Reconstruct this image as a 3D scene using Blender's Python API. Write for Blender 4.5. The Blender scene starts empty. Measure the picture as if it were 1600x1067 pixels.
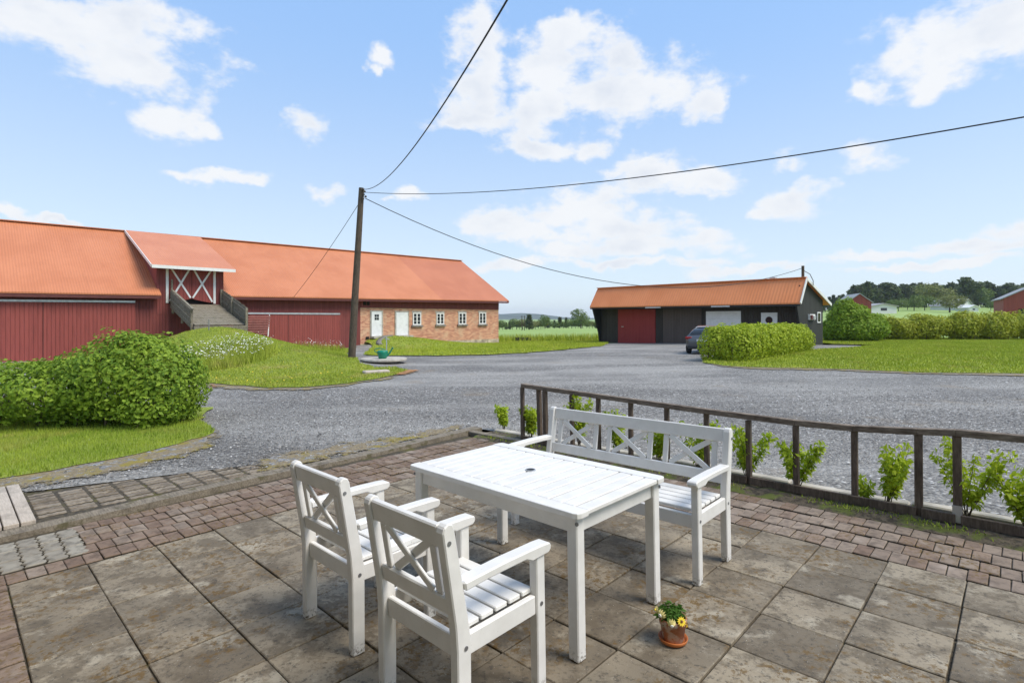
import bpy, bmesh, math, random
import numpy as np
from mathutils import Vector, Matrix, geometry as mgeo

random.seed(7); RNG = np.random.default_rng(11)
SC = bpy.context.scene; COL = SC.collection
rad = math.radians

# ------------------------------------------------------------------ camera
F, Y0, H = 842.3, 497.0, 1.608          # focal length in pixels of the 1600 px wide photo, horizon row, eye height
cam_d = bpy.data.cameras.new('camera'); cam = bpy.data.objects.new('camera', cam_d); COL.objects.link(cam)
cam_d.sensor_width = 36.0; cam_d.lens = F / 1600 * 36.0
cam_d.shift_y = (Y0 - 533.5) / 1600
cam_d.clip_start = 0.05; cam_d.clip_end = 20000
cam.location = (0, 0, H); cam.rotation_euler = (rad(90), 0, 0)
SC.camera = cam

# ------------------------------------------------------------------ light and view
SUN_DIR = Vector((0.52, -0.22, 0.82)).normalized()
sun_d = bpy.data.lights.new('sun', 'SUN'); sun = bpy.data.objects.new('sun', sun_d); COL.objects.link(sun)
sun_d.energy = 2.9; sun_d.angle = rad(28); sun_d.color = (1.0, 0.93, 0.82)
sun.rotation_euler = (-SUN_DIR).to_track_quat('-Z', 'Y').to_euler()
SC.view_settings.view_transform = 'Standard'; SC.view_settings.look = 'None'
SC.view_settings.exposure = 0.48; SC.view_settings.gamma = 1.0
SC.view_settings.use_curve_mapping = False
SC.cycles.use_denoising = True
SC.cycles.max_bounces = 8; SC.cycles.transparent_max_bounces = 8

# clouds of the photograph: (pixel x, pixel y, half width, half height) -> directions
CLOUDS = [(150,35,175,55),(210,95,110,50),(60,30,100,40),(250,120,60,35),(255,190,52,26),(300,205,22,14),
 (470,198,36,26),(588,92,26,14),(575,110,12,14),(760,70,60,50),(745,150,60,50),(740,190,70,18),(900,105,110,50),(960,150,120,45),
 (905,45,55,18),(1000,100,60,34),(1095,175,40,20),(1040,150,80,30),(850,170,70,40),(840,228,70,18),(910,235,35,14),
 (505,302,38,13),(640,304,30,12),(610,312,16,6),(290,276,35,9),(340,278,60,9),(380,286,22,8),(1000,285,80,22),(1090,290,60,20),
 (980,265,60,16),(1240,245,32,20),(1360,240,42,24),(1240,312,62,24),(1260,295,40,18),(1190,328,30,14),
 (1480,70,120,48),(1560,50,110,60),(1460,120,45,28),(1355,135,42,20),(800,345,75,24),(900,335,110,32),
 (960,350,100,24),(850,365,100,16),(1000,380,140,16),(900,388,80,13),(1000,405,160,8),(1190,415,110,9),
 (1380,398,120,9),(1500,390,120,12),(1590,370,60,20),(1560,395,80,12),(1440,418,160,6),(20,342,30,8),(100,352,30,6),
 (800,415,60,8)]
SKY_MUL = 1.5
def build_world():
    w = bpy.data.worlds.new('World'); SC.world = w; w.use_nodes = True
    nt = w.node_tree; N = nt.nodes; L = nt.links; N.clear()
    def node(t, **k):
        n = N.new(t)
        for a, b in k.items(): setattr(n, a, b)
        return n
    def math_(op, a, b=None, clamp=False):
        n = node('ShaderNodeMath', operation=op, use_clamp=clamp)
        for i, v in enumerate((a, b)):
            if v is None: continue
            if isinstance(v, (int, float)): n.inputs[i].default_value = v
            else: L.new(v, n.inputs[i])
        return n.outputs[0]
    def vec(op, a, b):
        n = node('ShaderNodeVectorMath', operation=op)
        for i, v in enumerate((a, b)):
            if v is None: continue
            if isinstance(v, tuple): n.inputs[i].default_value = v
            else: L.new(v, n.inputs[i])
        return n
    def ramp(x, lo, hi, a=0.0, b=1.0):
        n = node('ShaderNodeMapRange', interpolation_type='SMOOTHSTEP')
        L.new(x, n.inputs[0])
        for i, v in enumerate((lo, hi, a, b)): n.inputs[i + 1].default_value = v
        return n.outputs[0]
    out = node('ShaderNodeOutputWorld'); bg = node('ShaderNodeBackground')
    sky = node('ShaderNodeTexSky'); sky.sky_type = 'NISHITA'; sky.sun_disc = False
    sky.sun_elevation = math.asin(SUN_DIR.z); sky.sun_rotation = math.atan2(SUN_DIR.x, SUN_DIR.y)
    sky.air_density = 1.0; sky.dust_density = 0.6; sky.ozone_density = 1.5; sky.altitude = 150
    tc = node('ShaderNodeTexCoord'); d = tc.outputs['Generated']
    def noise(scale, detail, rough, v=d):
        n = node('ShaderNodeTexNoise'); n.inputs['Scale'].default_value = scale
        n.inputs['Detail'].default_value = detail; n.inputs['Roughness'].default_value = rough
        L.new(v, n.inputs['Vector']); return n
    warp = noise(5.0, 3, 0.55)
    wv = vec('SUBTRACT', warp.outputs['Color'], (0.5, 0.5, 0.5)).outputs[0]
    wv = vec('MULTIPLY', wv, (0.13, 0.13, 0.07)).outputs[0]
    warp2 = noise(19.0, 3, 0.6); wv2 = vec('MULTIPLY', vec('SUBTRACT', warp2.outputs['Color'], (0.5, 0.5, 0.5)).outputs[0], (0.06, 0.06, 0.04)).outputs[0]
    dw = vec('ADD', vec('ADD', d, wv).outputs[0], wv2).outputs[0]
    field = None
    for px, py, rx, ry in CLOUDS:
        c = Vector(((px - 800) / F, 1.0, (Y0 - py) / F)); k = 1 / c.length; c.normalize()
        a, b = F / (rx * k * 1.12), F / (ry * k * 1.2)
        s = vec('SUBTRACT', dw, tuple(c)).outputs[0]
        m = vec('MULTIPLY', s, (a, a, b)).outputs[0]
        ln = node('ShaderNodeVectorMath', operation='LENGTH'); L.new(m, ln.inputs[0])
        v = math_('SUBTRACT', 1.0, ln.outputs['Value'])
        field = v if field is None else math_('MAXIMUM', field, v)
    # the rest of the sky carries the same kind of scattered cloud
    sep = node('ShaderNodeSeparateXYZ'); L.new(d, sep.inputs[0])
    gen = noise(2.6, 2, 0.5); gv = math_('MULTIPLY', math_('SUBTRACT', gen.outputs['Fac'], 0.56), 5.0)
    out_w = ramp(sep.outputs['Y'], 0.62, 0.48)
    gv = math_('SUBTRACT', gv, math_('MULTIPLY', math_('SUBTRACT', 1.0, out_w), 6.0))
    field = math_('MAXIMUM', field, math_('MAXIMUM', gv, -2.0))
    stretch = vec('MULTIPLY', d, (1.0, 1.0, 1.7)).outputs[0]
    fb = noise(13.0, 7, 0.62, stretch)
    fbv = math_('MULTIPLY', math_('SUBTRACT', fb.outputs['Fac'], 0.5), 2.6)
    f2 = math_('ADD', field, fbv)
    mask = ramp(f2, -0.10, 0.62)
    thick = ramp(f2, 0.15, 1.1)
    sh = noise(7.0, 4, 0.55, vec('ADD', stretch, (0.0, 0.0, 0.06)).outputs[0])
    shade = math_('MULTIPLY', thick, ramp(sh.outputs['Fac'], 0.42, 0.68))
    cc = node('ShaderNodeMix', data_type='RGBA')
    L.new(shade, cc.inputs['Factor'])
    cc.inputs[6].default_value = (4.55, 4.62, 4.72, 1); cc.inputs[7].default_value = (3.75, 3.95, 4.3, 1)
    # thin high haze whitens the sky towards the horizon
    hz = node('ShaderNodeMix', data_type='RGBA')
    hzc = node('ShaderNodeMix', data_type='RGBA'); L.new(ramp(sep.outputs['Z'], 0.52, 0.0), hzc.inputs['Factor'])
    hzc.inputs[6].default_value = (1.75, 2.95, 5.0, 1); hzc.inputs[7].default_value = (3.55, 4.15, 4.75, 1)
    hz.inputs['Factor'].default_value = 0.80; L.new(sky.outputs[0], hz.inputs[6]); L.new(hzc.outputs[2], hz.inputs[7])
    mix = node('ShaderNodeMix', data_type='RGBA')
    L.new(math_('MULTIPLY', mask, 0.93), mix.inputs['Factor']); L.new(hz.outputs[2], mix.inputs[6]); L.new(cc.outputs[2], mix.inputs[7])
    L.new(mix.outputs[2], bg.inputs['Color']); bg.inputs['Strength'].default_value = 0.1 * SKY_MUL
    L.new(bg.outputs[0], out.inputs['Surface'])
build_world()

# ------------------------------------------------------------------ measuring: the patio grid, the terrain, pixels to places
S = 0.4; YAW = .7587; OX, OY = -11.6088, .6868; A, B = .0145, -.0072
cY, sY = math.cos(YAW), math.sin(YAW)
def xy(u, v): return ((cY*(u+OX) + sY*(v+OY))*S, (-sY*(u+OX) + cY*(v+OY))*S)
def uv(x, y): return (cY*x/S - sY*y/S - OX, sY*x/S + cY*y/S - OY)
_eu = Vector((cY, -sY, A*cY - B*sY)).normalized(); _ev = Vector((sY, cY, A*sY + B*cY)).normalized(); _en = _eu.cross(_ev).normalized()
def patio_matrix(u, v, rot=0.0, z=0.0):
    x, y = xy(u, v); m = Matrix((_eu, _ev, _en)).transposed().to_4x4() @ Matrix.Rotation(rot, 4, 'Z')
    m.translation = Vector((x, y, A*x + B*y)) + _en*z
    return m
def ss(a, b, x):
    t = np.clip((np.asarray(x, float) - a) / (b - a), 0, 1); return t*t*(3 - 2*t)
BO, BA = (-1.15, 46.0), math.atan2(.714, .70)            # barn: right front corner, direction of its long wall
GO, GA = (17.85, 33.19), math.atan2(-.742, .67)          # garage: right front corner, direction of its long wall
def local(x, y, o, a): return ((x-o[0])*math.cos(a) + (y-o[1])*math.sin(a), -(x-o[0])*math.sin(a) + (y-o[1])*math.cos(a))
def world(lx, ly, o, a): return (o[0] + lx*math.cos(a) - ly*math.sin(a), o[1] + lx*math.sin(a) + ly*math.cos(a))
def g0(x, y):
    x = np.asarray(x, float); y = np.asarray(y, float); r = x / np.maximum(y, 1.0)
    z = A*12*np.tanh(x/12) + B*np.clip(y, -50, 400)
    z = z - .013*np.clip(y-30, 0, 30)*(1 - ss(9, 15, x))
    z = z - .008*np.clip(y-60, 0, 300)*(1 - ss(.2, .35, r))
    z = z + .048*np.clip(y-90, 0, 260)*ss(.35, .7, r)
    return z
def ground(x, y):
    z = g0(x, y); x = np.asarray(x, float); y = np.asarray(y, float)
    dx, dy = x + 14.7, y - 26.7
    s = .714*dx - .7*dy; w = .7*dx + .714*dy
    z = z + 1.5*np.clip(1 - np.maximum(s, 0)/13.0, 0, 1)**1.15*ss(-1.0, .1, s)*np.exp(-(w/3.3)**2)
    lx, ly = local(x, y, BO, BA)
    sl = np.where(lx < -11.3, 1.9, 5.0)
    z = z + .80*np.exp(-((lx + 11.3)/sl)**2)*np.exp(-(np.minimum(ly, 0)/3.6)**2)*ss(6, 3, ly)
    return z
def on_ground(px, py, fn=g0):
    rx, rz = (px-800)/F, -(py-Y0)/F; t = 20.0
    for _ in range(60):
        zg = float(fn(rx*t, t)); t = .5*t + .5*max(1.0, min(900.0, (zg - H)/rz if abs(rz) > 1e-6 else 900))
    return (rx*t, t)
def wallpt(px, py, o, a, off=0.0):                        # pixel -> (local x, world z) on the plane local y = off
    rx, rz = (px-800)/F, -(py-Y0)/F; ca, sa = math.cos(a), math.sin(a)
    den = -rx*sa + ca; t = (off + (-o[0]*sa + o[1]*ca)) / den
    return ((rx*t - o[0])*ca + (t - o[1])*sa, H + rz*t)

# ------------------------------------------------------------------ mesh helpers
class MB:
    def __init__(s): s.v = []; s.f = []
    def add(s, vs, fs):
        n = len(s.v); s.v += [tuple(p) for p in vs]; s.f += [tuple(i+n for i in f) for f in fs]; return s
    def box(s, x0, x1, y0, y1, z0, z1):
        return s.add([(x0,y0,z0),(x1,y0,z0),(x1,y1,z0),(x0,y1,z0),(x0,y0,z1),(x1,y0,z1),(x1,y1,z1),(x0,y1,z1)],
                     [(3,2,1,0),(4,5,6,7),(0,1,5,4),(1,2,6,5),(2,3,7,6),(3,0,4,7)])
    def prism(s, poly, axis, a, b):                       # polygon in the two other axes, pushed along axis
        n = len(poly); pt = {'x': lambda p, t: (t, p[0], p[1]), 'y': lambda p, t: (p[0], t, p[1]), 'z': lambda p, t: (p[0], p[1], t)}[axis]
        vs = [pt(p, a) for p in poly] + [pt(p, b) for p in poly]
        return s.add(vs, [tuple(range(n)), tuple(range(2*n-1, n-1, -1))] + [(i, i+n, (i+1) % n + n, (i+1) % n) for i in range(n)])
    def beam(s, p, q, w, h, up=(0, 0, 1)):
        p, q = Vector(p), Vector(q); d = (q-p).normalized(); u = Vector(up); sd = d.cross(u).normalized(); u = sd.cross(d).normalized()
        c = [(-w/2,-h/2),(w/2,-h/2),(w/2,h/2),(-w/2,h/2)]
        return s.add([p + sd*a + u*b for a, b in c] + [q + sd*a + u*b for a, b in c],
                     [(0,1,2,3),(7,6,5,4),(0,4,5,1),(1,5,6,2),(2,6,7,3),(3,7,4,0)])
    def tube(s, pts, r, n=8, cap=True):
        pts = [Vector(p) for p in pts]; rs = r if isinstance(r, (list, tuple)) else [r]*len(pts); vs = []; fs = []
        for i, p in enumerate(pts):
            d = (pts[min(i+1, len(pts)-1)] - pts[max(i-1, 0)]).normalized()
            a = d.orthogonal().normalized() if i == 0 else (a - d*a.dot(d)).normalized()
            b = d.cross(a)
            vs += [p + (a*math.cos(2*math.pi*k/n) + b*math.sin(2*math.pi*k/n))*rs[i] for k in range(n)]
        for i in range(len(pts)-1):
            fs += [(i*n+k, i*n+(k+1) % n, (i+1)*n+(k+1) % n, (i+1)*n+k) for k in range(n)]
        if cap: fs += [tuple(range(n-1, -1, -1)), tuple((len(pts)-1)*n+k for k in range(n))]
        return s.add(vs, fs)
    def lathe(s, prof, n=24, c=(0, 0, 0)):
        vs = [(c[0]+r*math.cos(2*math.pi*k/n), c[1]+r*math.sin(2*math.pi*k/n), c[2]+z) for r, z in prof for k in range(n)]
        return s.add(vs, [(i*n+k, i*n+(k+1) % n, (i+1)*n+(k+1) % n, (i+1)*n+k) for i in range(len(prof)-1) for k in range(n)])
    def build(s, name, mat, parent=None, bevel=0.0, smooth=False, seg=1):
        me = bpy.data.meshes.new(name); me.from_pydata(s.v, [], s.f)
        bm = bmesh.new(); bm.from_mesh(me); bmesh.ops.recalc_face_normals(bm, faces=bm.faces)
        if bevel:
            ed = [e for e in bm.edges if len(e.link_faces) == 2 and e.calc_face_angle(0) > .5]
            bmesh.ops.bevel(bm, geom=ed, offset=bevel, segments=seg, profile=.6, affect='EDGES', clamp_overlap=True)
        bm.to_mesh(me); bm.free()
        if smooth: me.polygons.foreach_set('use_smooth', [True]*len(me.polygons))
        me.materials.append(mat)
        o = bpy.data.objects.new(name, me); COL.objects.link(o)
        if parent: o.parent = parent
        return o
def fast_mesh(name, co, tris, mat, parent=None, smooth=False):     # numpy arrays -> one mesh object
    me = bpy.data.meshes.new(name); co = np.asarray(co, np.float32); tris = np.asarray(tris, np.int32); k = tris.shape[1]
    me.vertices.add(len(co)); me.vertices.foreach_set('co', co.ravel())
    me.loops.add(tris.size); me.loops.foreach_set('vertex_index', tris.ravel())
    me.polygons.add(len(tris)); me.polygons.foreach_set('loop_start', np.arange(0, tris.size, k, dtype=np.int32))
    me.update(calc_edges=True)
    if smooth: me.polygons.foreach_set('use_smooth', np.ones(len(tris), bool))
    me.materials.append(mat); o = bpy.data.objects.new(name, me); COL.objects.link(o)
    if parent: o.parent = parent
    return o
def tag(o, label=None, cat=None, group=None, kind=None):
    if label: o['label'] = label
    if cat: o['category'] = cat
    if group: o['group'] = group
    if kind: o['kind'] = kind
    return o
def empty(name, label=None, cat=None, loc=(0, 0, 0), rotz=0.0, group=None, kind=None, matrix=None):
    o = bpy.data.objects.new(name, None); o.empty_display_size = .1; COL.objects.link(o)
    if matrix is not None: o.matrix_world = matrix
    else: o.location = loc; o.rotation_euler = (0, 0, rotz)
    return tag(o, label, cat, group, kind)
def copy_tree(o, parent=None):
    c = o.copy(); COL.objects.link(c); c.parent = parent
    for ch in o.children: copy_tree(ch, c)
    return c

# ------------------------------------------------------------------ materials
def mk(name):
    m = bpy.data.materials.new(name); m.use_nodes = True; nt = m.node_tree; nt.nodes.clear()
    return m, nt
class G:                                                  # tiny node-graph helper
    def __init__(s, name):
        s.m, s.nt = mk(name); s.out = s.nt.nodes.new('ShaderNodeOutputMaterial'); s.p = s.nt.nodes.new('ShaderNodeBsdfPrincipled')
        s.nt.links.new(s.p.outputs[0], s.out.inputs[0]); s._pos = None
    def n(s, t, **k):
        n = s.nt.nodes.new(t)
        for a, b in k.items(): setattr(n, a, b)
        return n
    def l(s, a, b): s.nt.links.new(a, b)
    def pos(s, kind='world', scale=(1, 1, 1)):
        src = s.n('ShaderNodeNewGeometry').outputs['Position'] if kind == 'world' else s.n('ShaderNodeTexCoord').outputs['Object']
        if scale == (1, 1, 1): return src
        v = s.n('ShaderNodeVectorMath', operation='MULTIPLY'); s.l(src, v.inputs[0]); v.inputs[1].default_value = scale
        return v.outputs[0]
    def noise(s, v, scale, detail=4, rough=.55):
        n = s.n('ShaderNodeTexNoise'); s.l(v, n.inputs['Vector']); n.inputs['Scale'].default_value = scale
        n.inputs['Detail'].default_value = detail; n.inputs['Roughness'].default_value = rough; return n.outputs['Fac']
    def ramp(s, x, lo, hi, a=0., b=1.):
        n = s.n('ShaderNodeMapRange', interpolation_type='SMOOTHSTEP'); s.l(x, n.inputs[0])
        for i, v in enumerate((lo, hi, a, b)): n.inputs[i+1].default_value = v
        return n.outputs[0]
    def mix(s, f, a, b, mode='MIX'):
        n = s.n('ShaderNodeMix', data_type='RGBA', blend_type=mode)
        if isinstance(f, (int, float)): n.inputs[0].default_value = f
        else: s.l(f, n.inputs[0])
        for i, c in ((6, a), (7, b)):
            if isinstance(c, tuple): n.inputs[i].default_value = (*c, 1)
            else: s.l(c, n.inputs[i])
        return n.outputs[2]
    def math(s, op, a, b=None):
        n = s.n('ShaderNodeMath', operation=op)
        for i, v in enumerate((a, b)):
            if v is None: continue
            if isinstance(v, (int, float)): n.inputs[i].default_value = v
            else: s.l(v, n.inputs[i])
        return n.outputs[0]
    def rnd(s): return s.n('ShaderNodeObjectInfo').outputs['Random']
    def island(s): return s.n('ShaderNodeNewGeometry').outputs['Random Per Island']
    def color(s, c):
        if isinstance(c, tuple): s.p.inputs['Base Color'].default_value = (*c, 1)
        else: s.l(c, s.p.inputs['Base Color'])
        return s
    def rough(s, r):
        if isinstance(r, (int, float)): s.p.inputs['Roughness'].default_value = r
        else: s.l(r, s.p.inputs['Roughness'])
        return s
    def bump(s, h, strength=.5, dist=.01):
        b = s.n('ShaderNodeBump'); b.inputs['Strength'].default_value = strength; b.inputs['Distance'].default_value = dist
        s.l(h, b.inputs['Height']); s.l(b.outputs[0], s.p.inputs['Normal']); return s
    def sep(s, v):
        n = s.n('ShaderNodeSeparateXYZ'); s.l(v, n.inputs[0]); return n.outputs
M = {}
def simple(key, c, r=.6, metal=0., nscale=6., var=.15, bump=0., kind='obj', stretch=(1, 1, 1)):
    g = G(key); v = g.pos(kind, stretch); n = g.noise(v, nscale, 5)
    lo = tuple(x*(1-var) for x in c); hi = tuple(min(1, x*(1+var)) for x in c)
    g.color(g.mix(g.ramp(n, .3, .7), lo, hi)).rough(r); g.p.inputs['Metallic'].default_value = metal
    if bump: g.bump(n, bump, .01)
    M[key] = g.m; return g.m

def build_materials():
    # white painted garden furniture: faint brush grain, chipped and dirty feet
    g = G('white_paint'); v = g.pos('obj'); w = g.pos('world'); n = g.noise(w, 9, 5); fine = g.noise(g.pos('obj', (40, 40, 6)), 3, 3)
    c = g.mix(g.ramp(n, .35, .7), (.68, .665, .635), (.75, .735, .705))
    spots = g.ramp(g.noise(w, 120, 2, .5), .70, .76); c = g.mix(g.math('MULTIPLY', spots, .5), c, (.22, .19, .15))
    g.color(c).rough(.42).bump(fine, .08, .004); M['white'] = g.m
    g = G('white_paint_foot'); w = g.pos('world'); z = g.sep(g.pos('obj'))[2]; n = g.noise(w, 9, 5)
    c = g.mix(g.ramp(n, .35, .7), (.68, .665, .635), (.75, .735, .705))
    chip = g.math('MULTIPLY', g.ramp(g.noise(w, 55, 4, .7), .47, .62), g.ramp(z, .075, .0)); c = g.mix(chip, c, (.10, .085, .06))
    g.color(c).rough(.45); M['white_leg'] = g.m
    simple('bolt', (.28, .28, .29), .4, .7)
    # patio slabs: taupe concrete, dark damp patches, rusty moss
    g = G('slab_concrete'); rnd = g.rnd(); cb = g.n('ShaderNodeCombineXYZ')
    for i in range(3): g.l(g.math('MULTIPLY', rnd, 37.0 + 11*i), cb.inputs[i])
    va = g.n('ShaderNodeVectorMath', operation='ADD'); g.l(g.pos('world'), va.inputs[0]); g.l(cb.outputs[0], va.inputs[1]); w = va.outputs[0]
    c = g.mix(rnd, (.215, .175, .122), (.300, .252, .180))
    c = g.mix(g.math('MULTIPLY', g.ramp(g.noise(w, 1.0, 3), .42, .62), .62), c, (.105, .084, .058))
    c = g.mix(g.math('MULTIPLY', g.ramp(g.noise(w, 5.0, 8, .74), .45, .58), .72), c, (.092, .070, .044))
    c = g.mix(g.math('MULTIPLY', g.ramp(g.noise(w, 4.3, 6, .65), .55, .68), .6), c, (.42, .375, .29))
    moss = g.math('MULTIPLY', g.ramp(g.noise(w, 24, 6, .75), .50, .58), g.ramp(g.noise(w, 2.3, 4, .6), .47, .58))
    c = g.mix(g.math('MULTIPLY', moss, .9), c, (.125, .070, .014))
    dk = g.ramp(g.noise(w, 34, 6, .78), .52, .62); c = g.mix(g.math('MULTIPLY', dk, .7), c, (.05, .042, .032))
    wh = g.ramp(g.noise(w, 150, 1), .76, .79); c = g.mix(wh, c, (.55, .53, .47))
    g.color(c).rough(.82).bump(g.noise(w, 210, 3), .35, .003); M['slab'] = g.m
    g = G('joint_soil'); w = g.pos('world'); n = g.noise(w, 30, 5)
    c = g.mix(g.ramp(n, .4, .6), (.040, .033, .023), (.080, .064, .040)); c = g.mix(g.ramp(g.noise(w, 3.5, 4), .55, .68), c, (.085, .075, .018))
    g.color(c).rough(.95).bump(n, .6, .01); M['joint'] = g.m
    def paver(key, a, b, moss_lo, pale):
        g = G(key); w = g.pos('world'); r = g.rnd(); c = g.mix(r, a, b)
        c = g.mix(g.math('MULTIPLY', g.ramp(g.noise(w, 14, 5, .65), .42, .66), .7), c, tuple(x*.42 for x in a))
        c = g.mix(g.math('MULTIPLY', g.ramp(g.noise(w, 7, 4), .55, .72), .6), c, pale)
        mo = g.math('MULTIPLY', g.ramp(g.noise(w, 40, 5, .7), .50, .62), g.ramp(g.noise(w, 1.9, 3), moss_lo, moss_lo+.12))
        c = g.mix(g.math('MULTIPLY', mo, .9), c, (.125, .075, .014))
        c = g.mix(g.ramp(g.sep(g.pos('obj'))[2], -.004, -.010), c, (.045, .036, .022))     # sides turn dark below the top face, so joints read as lines
        g.color(c).rough(.85).bump(g.noise(w, 160, 3), .4, .003); M[key] = g.m
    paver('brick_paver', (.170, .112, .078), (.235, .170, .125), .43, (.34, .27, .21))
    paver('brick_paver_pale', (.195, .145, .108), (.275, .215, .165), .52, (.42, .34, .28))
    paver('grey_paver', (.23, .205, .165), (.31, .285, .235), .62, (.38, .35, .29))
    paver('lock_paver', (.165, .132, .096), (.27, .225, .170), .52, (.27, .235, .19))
    # weathered timber
    def wood(key, a, b, stretch, moss=None, rough=.85):
        g = G(key); o = g.pos('obj', stretch); w = g.pos('world'); n = g.noise(o, 5, 6, .65)
        c = g.mix(g.ramp(n, .3, .7), a, b); c = g.mix(g.math('MULTIPLY', g.ramp(g.noise(w, 5, 4), .5, .7), .5), c, tuple(x*.5 for x in a))
        if moss: c = g.mix(g.math('MULTIPLY', g.ramp(g.noise(w, 9, 5), .52, .66), .7), c, moss)
        g.color(c).rough(rough).bump(n, .5, .004); M[key] = g.m
    wood('fence_wood', (.070, .048, .033), (.160, .118, .086), (12, 12, 2))
    wood('rail_wood', (.100, .074, .053), (.250, .200, .152), (2, 2, 12))
    wood('kerb_wood', (.125, .102, .074), (.26, .220, .165), (2, 14, 14), (.075, .066, .022))
    wood('plank_wood', (.40, .345, .285), (.52, .455, .385), (2, 18, 10))
    wood('old_plank', (.135, .115, .085), (.27, .24, .185), (10, 2, 2), (.10, .10, .035))
    wood('pole_wood', (.050, .036, .025), (.115, .085, .058), (9, 9, 1.2))
    # gravel
    g = G('gravel'); w = g.pos('world')
    vo = g.n('ShaderNodeTexVoronoi'); g.l(w, vo.inputs['Vector']); vo.inputs['Scale'].default_value = 34
    hs = g.sep(vo.outputs['Color'])[0]
    c = g.mix(hs, (.050, .048, .046), (.31, .295, .27)); c = g.mix(g.ramp(hs, .92, .98), c, (.52, .51, .49))
    tr = g.ramp(g.noise(g.pos('world', (.10, .45, 1)), 1.0, 4, .6), .40, .64)
    c = g.mix(g.math('MULTIPLY', tr, .5), c, (.40, .385, .355)); c = g.mix(g.math('MULTIPLY', g.ramp(g.noise(w, .35, 3), .45, .65), .30), c, (.082, .079, .076))
    di = g.math('MULTIPLY', g.ramp(g.noise(w, .55, 5, .6), .58, .72), .55); c = g.mix(di, c, (.235, .185, .125))
    g.color(c).rough(.9).bump(g.math('SUBTRACT', 1.0, vo.outputs['Distance']), .9, .02); M['gravel'] = g.m
    g = G('gravel_stone'); r = g.island(); c = g.mix(r, (.055, .054, .053), (.28, .265, .245)); c = g.mix(g.ramp(r, .92, .98), c, (.50, .49, .47))
    g.color(c).rough(.85); M['stone'] = g.m
    g = G('worn_verge'); w = g.pos('world'); n = g.noise(w, 24, 5, .7)
    c = g.mix(g.ramp(n, .35, .65), (.16, .125, .075), (.27, .215, .125)); c = g.mix(g.ramp(g.noise(w, 3, 5, .65), .5, .62), c, (.235, .185, .030))
    vo = g.n('ShaderNodeTexVoronoi'); g.l(w, vo.inputs['Vector']); vo.inputs['Scale'].default_value = 38; hs = g.sep(vo.outputs['Color'])[0]
    gr = g.mix(hs, (.06, .065, .075), (.34, .34, .34)); c = g.mix(g.ramp(g.noise(w, 7, 5, .7), .52, .60), c, gr)
    g.color(c).rough(.95).bump(n, .7, .02)
    at = g.n('ShaderNodeAttribute', attribute_name='edge'); al = g.ramp(g.math('ADD', at.outputs['Fac'], g.math('MULTIPLY', g.math('SUBTRACT', g.noise(w, 5, 6, .75), .5), 1.1)), .06, .16)
    tp = g.n('ShaderNodeBsdfTransparent'); mx = g.n('ShaderNodeMixShader'); g.l(al, mx.inputs[0]); g.l(tp.outputs[0], mx.inputs[1]); g.l(g.p.outputs[0], mx.inputs[2]); g.l(mx.outputs[0], g.out.inputs[0]); M['verge'] = g.m
    g = G('rust_gravel'); w = g.pos('world'); n = g.noise(w, 20, 5, .7)
    g.color(g.mix(g.ramp(n, .35, .65), (.27, .115, .040), (.40, .21, .085))).rough(.95).bump(n, .6, .02)
    at = g.n('ShaderNodeAttribute', attribute_name='edge'); al = g.ramp(g.math('ADD', at.outputs['Fac'], g.math('MULTIPLY', g.math('SUBTRACT', g.noise(w, 6, 6, .75), .5), 1.2)), .12, .24)
    tp = g.n('ShaderNodeBsdfTransparent'); mx = g.n('ShaderNodeMixShader'); g.l(al, mx.inputs[0]); g.l(tp.outputs[0], mx.inputs[1]); g.l(g.p.outputs[0], mx.inputs[2]); g.l(mx.outputs[0], g.out.inputs[0]); M['rust'] = g.m
    # soil bed
    g = G('bed_soil'); w = g.pos('world'); n = g.noise(w, 18, 6, .7); c = g.mix(g.ramp(n, .4, .6), (.040, .031, .020), (.110, .085, .055))
    c = g.mix(g.ramp(g.noise(w, 5, 4), .48, .6), c, (.090, .105, .018)); g.color(c).rough(.95).bump(n, .8, .02); M['soil'] = g.m
    # grass
    def grass(key, a, b, dry=None, scale=.35):
        g = G(key); w = g.pos('world'); r = g.island()
        c = g.mix(g.ramp(g.noise(w, scale, 4), .35, .65), a, b); c = g.mix(g.math('MULTIPLY', r, .35), c, tuple(min(1, x*1.6) for x in b))
        if dry: c = g.mix(g.math('MULTIPLY', g.ramp(g.noise(w, .8, 5, .65), .54, .66), .7), c, dry)
        g.color(c).rough(.7); g.p.inputs['Specular IOR Level'].default_value = .25; M[key] = g.m; return g
    grass('lawn_blades', (.245, .310, .022), (.340, .395, .036), (.42, .37, .08))
    grass('lawn_near', (.140, .225, .018), (.255, .325, .034), (.30, .29, .06), .9)
    grass('mound_blades', (.205, .270, .024), (.310, .365, .042), (.40, .36, .10))
    def sod(key, a, b, dry, sc=.5):
        g = G(key); w = g.pos('world'); c = g.mix(g.ramp(g.noise(w, sc, 4), .35, .65), a, b); c = g.mix(g.math('MULTIPLY', g.ramp(g.noise(w, 34, 4, .7), .4, .65), .5), c, tuple(x*.45 for x in a))
        c = g.mix(g.math('MULTIPLY', g.ramp(g.noise(w, .7, 5, .65), .54, .66), .6), c, dry); g.color(c).rough(.9).bump(g.noise(w, 40, 4), .8, .03); M[key] = g.m
    sod('sod', (.215, .275, .026), (.290, .340, .038), (.36, .31, .09))
    sod('mound_sod', (.190, .250, .028), (.270, .315, .044), (.34, .30, .09))
    g = G('field'); w = g.pos('world'); c = g.mix(g.ramp(g.noise(w, .03, 4), .35, .65), (.225, .330, .070), (.285, .385, .105))
    c = g.mix(g.math('MULTIPLY', g.ramp(g.noise(w, 2.0, 4, .7), .4, .7), .3), c, (.10, .17, .03)); g.color(c).rough(.95); M['field'] = g.m
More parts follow.
